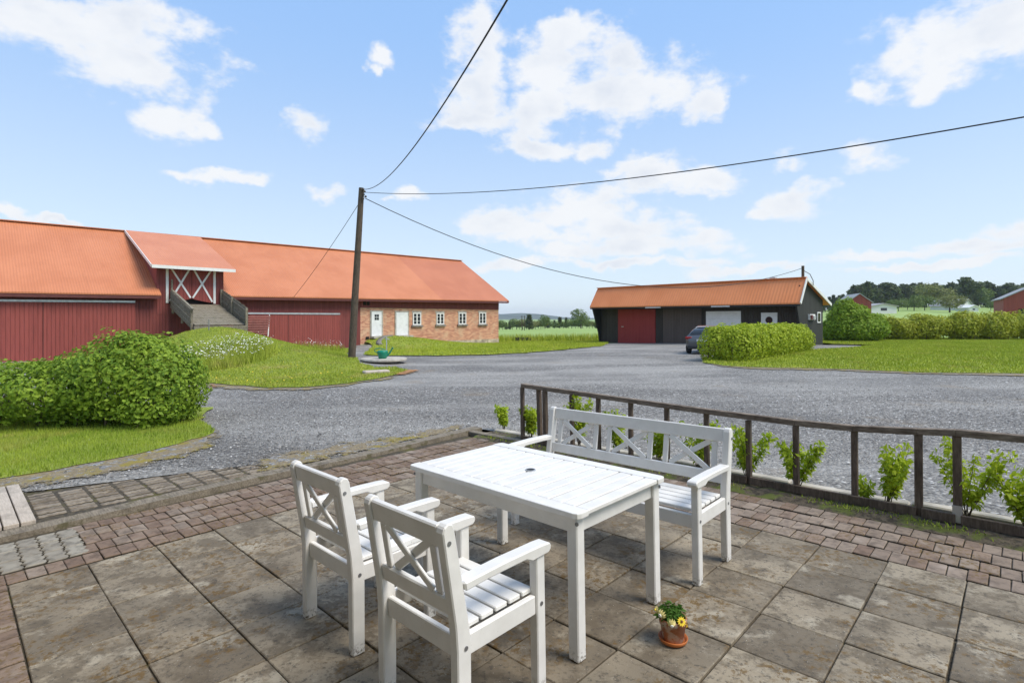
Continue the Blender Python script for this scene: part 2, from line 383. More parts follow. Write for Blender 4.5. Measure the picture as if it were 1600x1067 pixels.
    g = G('hill_forest'); w = g.pos('world'); c = g.mix(g.ramp(g.noise(w, .006, 5, .65), .4, .6), (.030, .050, .026), (.065, .088, .045)); g.color(c).rough(1.); M['hill'] = g.m
    # leaves
    def leaf(key, a, b, tip=None, trans=.35):
        g = G(key); r = g.island(); w = g.pos('world'); c = g.mix(r, a, b); c = g.mix(g.math('MULTIPLY', g.ramp(g.noise(w, 1.6, 3), .4, .65), .5), c, tip or b)
        g.color(c).rough(.55); g.p.inputs['Specular IOR Level'].default_value = .18
        t = g.n('ShaderNodeBsdfTranslucent'); g.l(c, t.inputs[0]); mx = g.n('ShaderNodeMixShader'); mx.inputs[0].default_value = trans
        g.l(g.p.outputs[0], mx.inputs[1]); g.l(t.outputs[0], mx.inputs[2]); g.l(mx.outputs[0], g.out.inputs[0]); M[key] = g.m
    leaf('leaf_lilac', (.110, .210, .022), (.300, .420, .046), (.32, .44, .046))
    leaf('leaf_hedge', (.220, .320, .020), (.430, .500, .040), (.42, .50, .044))
    leaf('leaf_bush', (.145, .260, .022), (.290, .400, .040), (.25, .36, .036))
    leaf('leaf_yellow', (.250, .300, .026), (.450, .465, .055), (.40, .43, .050))
    leaf('leaf_young', (.270, .400, .022), (.480, .580, .040), (.48, .58, .040), .5)
    leaf('leaf_pot', (.040, .110, .014), (.090, .190, .025))
    leaf('leaf_dark', (.065, .090, .036), (.125, .155, .058), None, .3)
    leaf('leaf_mid', (.095, .150, .034), (.165, .225, .052), None, .3)
    leaf('leaf_olive', (.165, .185, .055), (.245, .260, .085), None, .3)
    simple('bark', (.085, .065, .048), .9, 0, 8, .4, .5); simple('twig', (.10, .075, .050), .9)
    simple('petal_white', (.70, .70, .62), .6, var=.1); simple('petal_pale', (.72, .64, .26), .6); simple('petal_yellow', (.80, .58, .02), .5); simple('flower_eye', (.16, .05, .012), .6)
    simple('dandelion', (.70, .50, .02), .6)
    # terracotta
    g = G('terracotta'); w = g.pos('obj'); n = g.noise(w, 14, 5, .6); c = g.mix(g.ramp(n, .4, .6), (.30, .105, .040), (.36, .155, .075))
    c = g.mix(g.math('MULTIPLY', g.ramp(g.noise(w, 22, 4, .65), .47, .6), .75), c, (.46, .40, .33)); g.color(c).rough(.75); M['terracotta'] = g.m
    simple('saucer', (.46, .135, .030), .6, var=.12); simple('potsoil', (.03, .022, .015), .95)
    # buildings
    def boards(key, a, b, pitch, axis=0, rough=.75, depth=.02, line=.30):
        g = G(key); o = g.pos('obj'); x = g.sep(o)[axis]; t = g.math('DIVIDE', x, pitch); fr = g.math('FRACT', t)
        e = g.math('ABSOLUTE', g.math('SUBTRACT', fr, .5)); gap = g.ramp(e, .40, .49)
        wn = g.n('ShaderNodeTexWhiteNoise', noise_dimensions='1D'); g.l(g.math('FLOOR', t), wn.inputs['W'])
        c = g.mix(wn.outputs['Value'], a, b); c = g.mix(g.math('MULTIPLY', g.ramp(g.noise(g.pos('obj', (6, 6, .8)), 1.2, 5, .6), .45, .7), .4), c, tuple(q*.6 for q in a))
        c = g.mix(g.math('MULTIPLY', gap, line), c, tuple(q*.25 for q in a)); g.color(c).rough(rough).bump(g.math('SUBTRACT', 1., gap), .8, depth); M[key] = g.m
    boards('barn_red', (.175, .038, .033), (.215, .049, .042), .145, 0)
    boards('door_red', (.255, .052, .042), (.285, .062, .050), .155, 0, line=.22)
    boards('garage_red', (.290, .034, .030), (.310, .040, .035), .16, 0, line=.22)
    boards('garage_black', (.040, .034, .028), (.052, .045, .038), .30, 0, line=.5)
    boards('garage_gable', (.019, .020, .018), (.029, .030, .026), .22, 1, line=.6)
    boards('garage_brown', (.092, .071, .059), (.104, .081, .068), .13, 0, line=.35)
    boards('far_red', (.26, .045, .030), (.31, .060, .038), .4, 0)
    def roof(key, a, b, pitch=.11, strength=.35, line=.22):
        g = G(key); o = g.pos('obj'); x = g.sep(o)[0]; fr = g.math('FRACT', g.math('DIVIDE', x, pitch)); e = g.math('ABSOLUTE', g.math('SUBTRACT', fr, .5))
        n = g.noise(o, .5, 5, .6); c = g.mix(g.ramp(n, .35, .65), a, b); c = g.mix(g.math('MULTIPLY', g.ramp(e, .18, .5), line), c, tuple(q*.55 for q in a))
        c = g.mix(g.math('MULTIPLY', g.ramp(g.noise(g.pos('obj', (3, .4, .4)), 2, 4, .7), .5, .75), .3), c, tuple(q*.72 for q in a))
        g.color(c).rough(.55).bump(g.ramp(e, .1, .45), strength, .03); M[key] = g.m
    roof('roof_orange', (.49, .168, .068), (.55, .200, .088))
    roof('roof_brown', (.43, .140, .060), (.48, .165, .075), line=.08)
    roof('roof_dormer', (.52, .190, .092), (.57, .222, .112), line=.08)
    roof('roof_garage', (.70, .225, .070), (.76, .260, .090), .20)
    g = G('brick_wall'); o = g.pos('obj'); sx = g.sep(o); cb = g.n('ShaderNodeCombineXYZ'); g.l(sx[0], cb.inputs[0]); g.l(sx[2], cb.inputs[1])
    bt = g.n('ShaderNodeTexBrick'); g.l(cb.outputs[0], bt.inputs['Vector']); bt.inputs['Scale'].default_value = 1.0; bt.inputs['Brick Width'].default_value = .25
    bt.inputs['Row Height'].default_value = .083; bt.inputs['Mortar Size'].default_value = .009; bt.inputs['Color1'].default_value = (.40, .115, .060, 1); bt.inputs['Color2'].default_value = (.70, .340, .190, 1); bt.inputs['Mortar'].default_value = (.56, .46, .34, 1); bt.inputs['Bias'].default_value = -.1
    c = g.mix(g.math('MULTIPLY', g.ramp(g.noise(o, 1.3, 5, .65), .48, .66), .55), bt.outputs['Color'], (.60, .44, .29)); c = g.mix(g.math('MULTIPLY', g.ramp(g.noise(o, 9, 4), .55, .7), .3), c, (.34, .14, .09))
    g.color(c).rough(.9).bump(bt.outputs['Fac'], -.5, .01); M['brickwall'] = g.m
    simple('house_plaster', (.36, .31, .23), .9, 0, 4, .12, .2); simple('plinth', (.42, .36, .26), .9, 0, 2.5, .4, .4); simple('concrete', (.40, .37, .32), .9, 0, 5, .25, .3); simple('fieldstone', (.20, .185, .165), .9, 0, 6, .4, .6)
    simple('trim_white', (.72, .72, .70), .5, var=.06); simple('door_white', (.74, .75, .75), .45, var=.05); simple('galv', (.50, .51, .52), .4, .6); simple('black', (.012, .012, .012), .5); simple('dark_void', (.008, .007, .006), .9)
    simple('panel_red', (.27, .10, .085), .8); simple('fascia_red', (.105, .026, .022), .7); simple('panel_grey', (.55, .55, .53), .6)
    g = G('glass_pane'); g.color((.018, .022, .026)).rough(.06); g.p.inputs['Specular IOR Level'].default_value = .6; M['glass'] = g.m
    simple('can_green', (.005, .20, .115), .35, var=.1); simple('cable', (.018, .018, .02), .6); simple('insulator', (.06, .055, .05), .4); simple('chicken_wire', (.18, .20, .19), .6)
    g = G('car_paint'); g.color((.105, .112, .125)).rough(.32); g.p.inputs['Metallic'].default_value = .5; g.p.inputs['Coat Weight'].default_value = .6; M['car'] = g.m
    simple('tyre', (.016, .016, .017), .85); simple('rim', (.10, .10, .11), .4, .7); simple('lamp_red', (.35, .012, .012), .2); simple('plate_white', (.75, .75, .75), .4, var=.02); simple('car_trim', (.02, .02, .022), .5)
    simple('far_white', (.70, .70, .68), .7, var=.05); simple('far_roof', (.30, .30, .31), .7); simple('trough', (.03, .028, .026), .8); simple('wire_fence', (.22, .22, .20), .7)
build_materials()

# ------------------------------------------------------------------ terrain sheets
def inside(poly, pts):
    x, y = pts[:, 0], pts[:, 1]; r = np.zeros(len(pts), bool); n = len(poly)
    for i in range(n):
        x0, y0 = poly[i]; x1, y1 = poly[(i+1) % n]
        c = ((y0 > y) != (y1 > y)) & (x < (x1-x0)*(y-y0)/((y1-y0) if y1 != y0 else 1e-9) + x0); r ^= c
    return r
def ragged(poly, step, amp):                              # subdivide an outline and shake it
    out = []; n = len(poly)
    for i in range(n):
        a, b = np.array(poly[i]), np.array(poly[(i+1) % n]); k = max(1, int(np.hypot(*(b-a))/step))
        nrm = np.array([-(b-a)[1], (b-a)[0]])/(np.hypot(*(b-a))+1e-9)
        for j in range(k): out.append(tuple(a + (b-a)*j/k + nrm*RNG.normal(0, amp)))
    return out
def sheet(name, poly, mat, step, off, kind='structure', amp=0.0, label=None, parent=None, rag=.5):
    if amp: poly = ragged(poly, rag, amp)
    p = np.array(poly); x0, y0 = p.min(0); x1, y1 = p.max(0)
    gx, gy = np.meshgrid(np.arange(x0, x1, step), np.arange(y0, y1, step)); q = np.stack([gx.ravel(), gy.ravel()], 1) + RNG.uniform(-.2, .2, (gx.size, 2))*step
    q = q[inside(poly, q)]; n = len(poly)
    vs = [Vector(a) for a in poly] + [Vector(a) for a in q]
    r = mgeo.delaunay_2d_cdt(vs, [(i, (i+1) % n) for i in range(n)], [], 1, 1e-5)
    co = np.array([(a.x, a.y) for a in r[0]]); tr = np.array([f for f in r[2] if len(f) == 3], np.int32)
    z = ground(co[:, 0], co[:, 1]) + off
    o = fast_mesh(name, np.column_stack([co, z]), tr, mat, parent, smooth=True)
    if name in ('worn_verge', 'rust_gravel'):                               # how far a point lies from the outline, for a ragged fade
        P0 = np.array(poly); P1 = np.roll(P0, -1, 0); dist = np.full(len(co), 9.0)
        for a, b in zip(P0, P1):
            ab = b-a; t = np.clip(((co-a) @ ab)/(ab @ ab + 1e-12), 0, 1); dist = np.minimum(dist, np.linalg.norm(co - a - t[:, None]*ab, axis=1))
        at = o.data.attributes.new('edge', 'FLOAT', 'POINT'); at.data.foreach_set('value', dist.astype(np.float32))
    o['kind'] = kind
    if label: o['label'] = label
    return o, np.column_stack([co, z]), tr
def scatter(co, tr, n, keep=None):                         # area-weighted random points on triangles
    a, b, c = co[tr[:, 0]], co[tr[:, 1]], co[tr[:, 2]]; ar = np.linalg.norm(np.cross(b-a, c-a), axis=1)
    k = RNG.choice(len(tr), n, p=ar/ar.sum()); r1, r2 = np.sqrt(RNG.random(n)), RNG.random(n)
    p = a[k]*(1-r1)[:, None] + b[k]*(r1*(1-r2))[:, None] + c[k]*(r1*r2)[:, None]
    return p if keep is None else p[keep(p)]
def blades(name, p, h, w, mat, label, lean=.5):
    n = len(p); ang = RNG.uniform(0, 2*np.pi, n); hh = h*RNG.uniform(.5, 1.25, n); ww = w*RNG.uniform(.7, 1.3, n)
    d = np.stack([np.cos(ang), np.sin(ang), np.zeros(n)], 1); l = RNG.uniform(0, 2*np.pi, n); le = (RNG.random(n)**1.5)*lean
    tip = p + np.stack([np.cos(l)*le*hh, np.sin(l)*le*hh, hh], 1)
    co = np.concatenate([p - d*ww[:, None]/2, p + d*ww[:, None]/2, tip]); i = np.arange(n); tr = np.stack([i, i+n, i+2*n], 1)
    return tag(fast_mesh(name, co, tr, mat), label, 'grass', kind='stuff')
def px_poly(l): return [on_ground(*p) for p in l]

def build_ground():
    # one sheet to the horizon
    def axis(a, b): return np.concatenate([a, b])
    xs = np.concatenate([[-4400, -2500, -1200, -600, -350, -220, -140, -90, -60], np.arange(-44, 45, 2.0), [60, 80, 100, 120, 140, 160, 180, 200, 220, 240, 270, 300, 350, 450, 700, 1200, 2500, 4400]])
    ys = np.concatenate([[-900, -400, -200, -60, -25, -12], np.arange(-6, 62, 2.0), [66, 72, 80, 90, 100, 115, 130, 150, 170, 190, 210, 230, 250, 275, 300, 350, 400, 500, 700, 1100, 1800, 2600, 3300, 3900]])
    X, Y = np.meshgrid(xs, ys); Z = ground(X, Y)
    Z = Z - .16*ss(38, 30, np.abs(X))*ss(44, 38, Y)*ss(-10, -4, Y)
    n, m = len(xs), len(ys); i = np.arange(n*m).reshape(m, n)
    q = np.stack([i[:-1, :-1], i[:-1, 1:], i[1:, 1:], i[1:, :-1]], -1).reshape(-1, 4)
    o = fast_mesh('field', np.stack([X, Y, Z], -1).reshape(-1, 3), q, M['field'], smooth=True); tag(o, 'pale green field running to the far tree line', kind='structure')
    # far wooded ridge
    hx = np.linspace(-2600, 2600, 140); prof = np.interp(hx, [-2600, -1400, -400, -60, 60, 140, 210, 300, 430, 700, 1300, 2600], [6, 18, 30, 24, 30, 25, 17, 6, 2, 4, 8, 0])
    rows = []; hy = [2500, 2700, 2900, 3050, 3400]; hf = [0, .45, .8, 1.0, .3]
    nz = np.convolve(RNG.normal(0, 1, 140), np.ones(3)/3, 'same')*1.1
    for y, f in zip(hy, hf): rows.append(np.stack([hx, np.full(140, y)+RNG.normal(0, 20, 140), -8 + (prof+8)*f + nz*f], 1))
    co = np.concatenate(rows); i = np.arange(5*140).reshape(5, 140); q = np.stack([i[:-1, :-1], i[:-1, 1:], i[1:, 1:], i[1:, :-1]], -1).reshape(-1, 4)
    tag(fast_mesh('hill', co, q, M['hill'], smooth=True), 'low wooded hills on the horizon', kind='structure')
    # gravel yard
    yard = [(-34, -4), (-34, 22), world(-44, -.2, BO, BA), world(-13.4, .3, BO, BA), (-4, 33), (3, 40), (5.5, 47.5), world(-15.7, .2, GO, GA), world(0, .2, GO, GA), (19.5, 34.5), (21.5, 33.2), (20, 31), (15, 26), (14, 21), (40, 21.5), (40, -2), xy(34, 13.40), xy(-3.25, 13.40), xy(-3.30, 7.5), xy(-4.2, 7.3), xy(-4.85, 5.0), xy(-5.9, 2.0), xy(-6.35, .72), xy(-6.9, .6), xy(-6.9, -5)]
    _, gco, gtr = sheet('gravel_yard', yard, M['gravel'], .6, -.010, label='grey gravel yard between patio, barn and garage')
    # loose stones where the gravel is close enough to see them
    def keep(p):
        u, v = cY*p[:, 0]/S - sY*p[:, 1]/S - OX, sY*p[:, 0]/S + cY*p[:, 1]/S - OY
        near = (p[:, 1] > 3.2) & (p[:, 1] < 13.5) & (np.abs(p[:, 0]) < p[:, 1]*1.02 + .4)
        patio = ((u > -3.75) & (v < 13.45)) | ((u > -5.2 - .9*np.clip(1.6 - v*.3, 0, 1)) & (v < 6.4 + (u+3)*.9))
        return near & ~patio & (RNG.random(len(p)) < np.clip(1.7 - p[:, 1]/9, .15, 1))
    box = np.array([[-14, 3, 0], [14, 3, 0], [14, 13.5, 0], [-14, 13.5, 0]], float)
    sp = scatter(box, np.array([[0, 1, 2], [0, 2, 3]]), 190000, keep); sp[:, 2] = ground(sp[:, 0], sp[:, 1])
    n = len(sp); oc = np.array([[1, 0, 0], [0, 1, 0], [-1, 0, 0], [0, -1, 0], [0, 0, 1], [0, 0, -1]], float); fc = np.array([[0, 1, 4], [1, 2, 4], [2, 3, 4], [3, 0, 4]])
    r = .010*RNG.lognormal(0, .35, n); a = RNG.uniform(0, 6.28, n)
    v = oc[None] * (r[:, None, None]*RNG.uniform(.6, 1.3, (n, 6, 1))) * np.array([1, .8, .62])
    ca, sa = np.cos(a)[:, None], np.sin(a)[:, None]; v = np.stack([v[..., 0]*ca - v[..., 1]*sa, v[..., 0]*sa + v[..., 1]*ca, v[..., 2]], -1) + sp[:, None] + np.array([0, 0, .002])
    t = (fc[None] + (np.arange(n)*6)[:, None, None]).reshape(-1, 3)
    tag(fast_mesh('loose_gravel', v.reshape(-1, 3), t, M['stone']), 'loose grey crushed stones lying on the yard', 'gravel', kind='stuff')
    # left lawn with its worn edge
    left = px_poly([(-260, 850), (-90, 785), (0, 748), (80, 737), (160, 721), (215, 710), (260, 700), (300, 688), (334, 677), (337, 669)]) + [(-5.35, 9.2), (-5.9, 10.6), (-13, 10.8), (-20, 10.5), (-20, 7)]
    ve = [(x + (0 if y > 9.5 else .55), y - .55) for x, y in left]
    sheet('worn_verge', ve, M['verge'], .15, .006, amp=.06, label='worn mossy dirt edge of the left lawn', rag=.25)
    _, co, tr = sheet('lawn', left, M['sod'], .25, .014, amp=.035, label='small lawn under the lilac hedge', rag=.2)
    p = scatter(co, tr, 150000, lambda p: (p[:, 0] > -1.06*p[:, 1]-.5) & (p[:, 1] < 9.6)); blades('grass', p, .055, .0075, M['lawn_near'], 'short green grass of the lawn by the lilac hedge')
    sheet('worn_verge', [xy(-3.4, 5.2), xy(-3.4, 13.2), xy(-4.6, 13.6), xy(-5.1, 10), xy(-5.2, 7), xy(-5.0, 5.2)], M['verge'], .15, .005, amp=.05, label='mossy dirt strip along the timber kerb', rag=.25)
    # ramp mound
    mound = px_poly([(255, 606), (330, 600), (400, 606), (470, 607), (540, 600), (598, 591), (628, 583), (640, 579), (618, 575), (585, 577), (562, 573), (553, 566), (540, 562)]) + [world(-14.2, -.6, BO, BA), world(-20, -.4, BO, BA), world(-28.0, -.4, BO, BA), world(-31, -2.5, BO, BA)]
    sheet('worn_verge', [(x + .2, y - .6) for x, y in mound], M['verge'], .25, .012, amp=.1, label='worn gravelly edge of the ramp mound', rag=.4)
    _, co, tr = sheet('mound', mound, M['mound_sod'], .3, .03, amp=.07, label='grassy earth ramp rising to the barn bridge', rag=.4)
    p = scatter(co, tr, 130000); blades('grass', p, .055, .020, M['mound_blades'], 'grass growing on the barn ramp mound', .8)
    rp = px_poly([(606, 585), (640, 577), (668, 579), (650, 584), (620, 589)]); sheet('rust_gravel', rp, M['rust'], .12, .034, amp=.08, label='rust coloured gravel patch at the tip of the ramp mound', rag=.3)
    rp = px_poly([(318, 602), (332, 598), (352, 604), (340, 609), (322, 608)]); sheet('rust_gravel', rp, M['rust'], .12, .034, amp=.06, label='rust coloured gravel strip beside the lilac hedge', rag=.3)
    dp = scatter(co, tr, 9000); s_ = .714*(dp[:, 0]+14.7) - .7*(dp[:, 1]-26.7); w_ = .7*(dp[:, 0]+14.7) + .714*(dp[:, 1]-26.7)
    dp = dp[(s_ > 10.5) & (w_ < 1.0) & (RNG.random(len(dp)) < np.clip((-w_+.5)/7, 0, 1)*.55)]; m = len(dp)
    flowers('dandelions', dp, .020, .10, M['dandelion'], 'yellow dandelions along the foot of the ramp mound')
    # lawn in front of the brick end
    lb = px_poly([(566, 557), (600, 557.5), (650, 556.5), (700, 556), (760, 554.5), (820, 552), (880, 547), (944, 540.5)]) + [(8.5, 47.5), (7, 55), (1.5, 56), world(-.3, 1, BO, BA), world(-12.6, 1, BO, BA), world(-12.9, -1.2, BO, BA)]
    _, co, tr = sheet('lawn', lb, M['sod'], .5, .03, amp=.12, label='lawn in front of the brick end of the barn')
    p = scatter(co, tr, 60000); blades('grass', p, .09, .028, M['lawn_blades'], 'mown grass before the brick end of the barn', .8)
    # right lawn
    lr = px_poly([(1097, 567), (1130, 572), (1190, 574.5), (1250, 576), (1330, 578), (1400, 581), (1500, 583), (1600, 585), (1800, 590)]) + [(34, 22), (44, 48), (22, 48), (21.2, 37), (20.9, 35.2), (22.6, 33.6), (20, 31), (9.2, 23.6)]
    sheet('worn_verge', [(x, y - .7 if y < 22 else y) for x, y in lr], M['verge'], .4, .010, amp=.12, label='worn dirt edge of the right lawn')
    _, co, tr = sheet('lawn', lr, M['sod'], .6, .022, amp=.10, label='wide lawn beside the garage')
    p = scatter(co, tr, 190000, lambda p: (p[:, 0] < p[:, 1]*1.02+1)); blades('grass', p, .075, .024, M['lawn_blades'], 'mown grass of the wide lawn by the garage', .8)
    # rough weeds where lawn meets field
    gx = RNG.uniform(-2, 9, 2600); gy = 53 + RNG.normal(0, .8, 2600) - gx*.3; p = np.stack([gx, gy, ground(gx, gy)], 1); blades('weeds', p, .7, .06, M['lawn_blades'], 'tall weeds along the edge of the green field', .6)

def flowers(name, p, r, h, mat, label, stem=None):
    n = len(p); a = np.linspace(0, 2*np.pi, 6, endpoint=False); ring = np.stack([np.cos(a), np.sin(a), np.zeros(6)], 1)
    c = p + np.array([0, 0, 1.0])*(h*RNG.uniform(.6, 1.2, n))[:, None]
    tilt = RNG.normal(0, .3, (n, 2)); rr = r*RNG.uniform(.7, 1.3, n)
    v = c[:, None] + ring[None]*rr[:, None, None]; v[..., 2] += ring[None, :, 0]*tilt[:, :1]*rr[:, None] + ring[None, :, 1]*tilt[:, 1:]*rr[:, None]
    v = v.reshape(-1, 3); t = (np.array([[0, 1, 2], [0, 2, 3], [0, 3, 4], [0, 4, 5]])[None] + (np.arange(n)*6)[:, None, None]).reshape(-1, 3)
    return tag(fast_mesh(name, v, t, mat), label, 'flowers', kind='stuff')

# ------------------------------------------------------------------ foliage
def blob_points(blobs, n, depth=.25, lump=.12, seed=0):
    """points in the outer layer of a union of ellipsoids (cx,cy,cz,rx,ry,rz) with outward directions"""
    rg = np.random.default_rng(seed); b = np.array(blobs, float)
    area = (b[:, 3]*b[:, 4] + b[:, 3]*b[:, 5] + b[:, 4]*b[:, 5]); k = rg.choice(len(b), int(n*2.2), p=area/area.sum())
    d = rg.normal(size=(len(k), 3)); d /= np.linalg.norm(d, axis=1)[:, None]
    ph = rg.uniform(0, 6.28, (6, 3)); fr = rg.normal(0, 4.0, (6, 3))
    lm = sum(np.sin(d @ fr[i] + ph[i, 0] + k*1.7) for i in range(6))/6
    q = 1 + lump*lm*1.6 - depth*rg.random(len(k))**1.6
    p = b[k, :3] + d*b[k, 3:]*q[:, None]
    ok = np.ones(len(k), bool)
    for j in range(len(b)):
        e = ((p - b[j, :3])/b[j, 3:]); ok &= ~((np.einsum('ij,ij->i', e, e) < (.80-depth*.5)**2) & (k != j))
    p, d = p[ok][:n], (d*1/b[k, 3:])[ok][:n]; d /= np.linalg.norm(d, axis=1)[:, None]
    return p, d
def leaves(name, p, d, size, mat, parent=None, aspect=.55, droop=.3, seed=0, fold=.25):
    rg = np.random.default_rng(seed+5); n = len(p)
    t = np.cross(d, rg.normal(size=(n, 3))); t /= np.linalg.norm(t, axis=1)[:, None]          # along the leaf
    t = t + d*rg.uniform(-.1, .7, n)[:, None]; t[:, 2] -= droop*rg.random(n); t /= np.linalg.norm(t, axis=1)[:, None]
    nn = d + rg.normal(0, .45, (n, 3)); nn[:, 2] += .35; b = np.cross(nn, t); b /= np.linalg.norm(b, axis=1)[:, None]; nn = np.cross(t, b)
    L = size*rg.uniform(.65, 1.25, n)[:, None]; W = L*aspect/2
    co = np.concatenate([p, p + t*L*.45 + b*W + nn*W*fold, p + t*L - nn*L*.12, p + t*L*.45 - b*W + nn*W*fold]); i = np.arange(n)
    tr = np.concatenate([np.stack([i, i+n, i+2*n], 1), np.stack([i, i+2*n, i+3*n], 1)])
    # keep the two halves of one leaf in one island
    return fast_mesh(name, co, tr, mat, parent)
def shift(p, o): return p - np.array(o)
def bush(name, label, cat, blobs, n, size, mat, seed, group=None, depth=.3, lump=.12, stems=0, droop=.3, aspect=.55, part_name='foliage'):
    b = np.array(blobs, float); cx, cy = b[:, 0].mean(), b[:, 1].mean(); cz = float(ground(cx, cy)); e = empty(name, label, cat, (cx, cy, cz), 0, group)
    p, d = blob_points(blobs, n, depth, lump, seed); gz = ground(p[:, 0], p[:, 1]); p[:, 2] = np.maximum(p[:, 2], gz + .03 + .05*np.random.default_rng(seed).random(len(p)))
    leaves(part_name, shift(p, (cx, cy, cz)), d, size, mat, e, aspect, droop, seed)
    mb = MB(); rg = random.Random(seed)
    for _ in range(stems):
        q = rg.choice(blobs); x, y = q[0] + rg.uniform(-.6, .6)*q[3], q[1] + rg.uniform(-.6, .6)*q[4]; z0 = float(ground(x, y)); z1 = q[2] + q[5]*rg.uniform(.2, .75)
        mb.tube([(x-cx, y-cy, z0-cz-.03), (x-cx+rg.uniform(-.1, .1), y-cy+rg.uniform(-.1, .1), (z0+z1)/2-cz), (x-cx+rg.uniform(-.3, .3)*q[3], y-cy+rg.uniform(-.3, .3)*q[4], z1-cz)], [.022, .015, .006], 5)
    if stems: mb.build('branches', M['twig'], e)['kind'] = 'stuff'
    return e

# ------------------------------------------------------------------ patio
_shared = {}
def piece(name, key, maker, mat, parent, loc, rot=(0, 0, 0), scale=(1, 1, 1)):     # pieces share mesh data
    if (key, mat.name) not in _shared:
        o = maker().build(name, mat, None, bevel=.010 if key.startswith('lock') else .004); _shared[(key, mat.name)] = o.data; COL.objects.unlink(o); bpy.data.objects.remove(o)
    o = bpy.data.objects.new(name, _shared[(key, mat.name)]); COL.objects.link(o); o.parent = parent
    o.location = loc; o.rotation_euler = rot; o.scale = scale; return o
def visible(u, v, m=1.2):
    x, y = xy(u, v); return y > 1.2 and abs(x) < y*.98 + m
def zig(w, l, amp, n=5):                                  # outline of an interlocking paver, zigzag long sides
    s = [(w/2 + amp*(1 if i % 2 else -1)*(.5 if i in (0, n) else 1), -l/2 + l*i/n) for i in range(n+1)]
    return s + [(x - w, y) for x, y in reversed(s)]
def build_patio():
    P = empty('patio', 'patio of concrete slabs edged with red brick pavers', None, kind='structure', matrix=patio_matrix(0, 0))
    mb = MB(); mb.box(-6.6*S, 15*S, -2.2*S, 12.2*S, -.10, -.018); mb.build('joint_bed', M['joint'], P)
    slab = lambda: MB().box(-.196, .196, -.196, .196, -.045, 0)
    for i in range(0, 14):
        for j in range(0, 10):
            if not visible(i+.5, j+.5): continue
            piece('slab', 'slab', slab, M['slab'], P, ((i+.5)*S + random.uniform(-.003, .003), (j+.5)*S + random.uniform(-.003, .003), random.uniform(-.004, .002)), (random.uniform(-.006, .006), random.uniform(-.006, .006), random.uniform(-.006, .006)))
    bA = empty('brick_border', 'red brick border along the timber kerb on the left', None, kind='structure', matrix=patio_matrix(0, 0))
    bk = lambda: MB().box(-.0945, .0945, -.0485, .0485, -.05, 0)     # long side along u
    def lay(parent, u0, u1, v0, v1, mk_, key, mat, z=0, jit=.0025):
        piece('brick', key, mk_, mat, parent, ((u0+u1)/2*S, (v0+v1)/2*S, z + random.uniform(-.005, .003)), (random.uniform(-.01, .01), random.uniform(-.01, .01), random.uniform(-.02, .02)), ((u1-u0)*S/.2*.97, (v1-v0)*S/.1*.985, 1))
    rows = [(-.56, -.06), (-1.06, -.60), (-1.53, -1.08), (-2.02, -1.58), (-2.45, -2.04)]
    for r, (u0, u1) in enumerate(rows):
        v = -2.0 if r == 0 else 1.02
        v += (.12 if r in (2, 3) else 0)
        while v < 12.1:
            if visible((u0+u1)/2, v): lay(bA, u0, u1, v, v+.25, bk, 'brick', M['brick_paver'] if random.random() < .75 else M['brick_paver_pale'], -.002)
            v += .25
    lock = lambda: MB().prism(zig(.114, .218, .012), 'z', -.05, 0)
    gl = empty('grey_paving', 'grey zigzag concrete pavers between brick and timber kerb', None, kind='structure', matrix=patio_matrix(0, 0))
    for a in range(-5, 4):
        for b in range(3):
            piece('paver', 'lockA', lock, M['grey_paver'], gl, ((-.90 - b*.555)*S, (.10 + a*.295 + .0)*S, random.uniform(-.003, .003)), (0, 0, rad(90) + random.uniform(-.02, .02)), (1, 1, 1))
    bB = empty('brick_border', 'red brick border along the low fence on the right', None, kind='structure', matrix=patio_matrix(0, 0))
    bk2 = lambda: MB().box(-.0485, .0485, -.0945, .0945, -.05, 0)
    for r, (v0, v1) in enumerate([(10.04, 10.52), (10.54, 11.0), (11.03, 11.5), (11.53, 12.0)]):
        u = -.02 + (.12 if r in (1, 3) else 0)
        while u < 14.4:
            if visible(u, v0):
                m = M['brick_paver_pale'] if random.random() < .7 else M['brick_paver']
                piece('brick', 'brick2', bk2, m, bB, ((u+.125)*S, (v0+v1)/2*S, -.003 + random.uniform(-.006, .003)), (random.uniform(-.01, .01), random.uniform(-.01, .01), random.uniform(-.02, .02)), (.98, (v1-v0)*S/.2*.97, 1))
            u += .25
    bC = empty('brick_border', 'red brick edging at the near left end of the slabs', None, kind='structure', matrix=patio_matrix(0, 0))
    for r in range(2):
        v1 = .005 - r*.5
        for k in range(26):
            u = -.02 + k*.255
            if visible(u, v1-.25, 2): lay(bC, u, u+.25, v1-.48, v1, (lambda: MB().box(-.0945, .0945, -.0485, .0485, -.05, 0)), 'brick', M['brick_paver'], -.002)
    # interlocking pavers outside the kerb
    lp = empty('outer_paving', 'weathered zigzag pavers outside the timber kerb', None, kind='structure', matrix=patio_matrix(0, 0))
    mb = MB(); mb.prism([(-6.5*S, .6*S), (-3.3*S, .6*S), (-3.3*S, 7.6*S), (-4.3*S, 7.6*S), (-5.2*S, 5.2*S)], 'z', -.09, -.026); mb.build('joint_bed', M['joint'], lp)
    lock2 = lambda: MB().prism(zig(.082, .200, .010, 6), 'z', -.05, 0)
    for a in range(14):
        for b in range(12):
            v, u = .95 + a*.548, -3.78 - b*.272
            if u < -6.45 + .36*max(0, v-.8) or u > -3.4: continue
            piece('paver', 'lockB', lock2, M['lock_paver'], lp, (u*S, v*S, -.008 + random.uniform(-.005, .004) - .010*max(0, -u-4.9)), (random.uniform(-.02, .02), random.uniform(-.03, .03), random.uniform(-.02, .02)), (1, 1, 1))
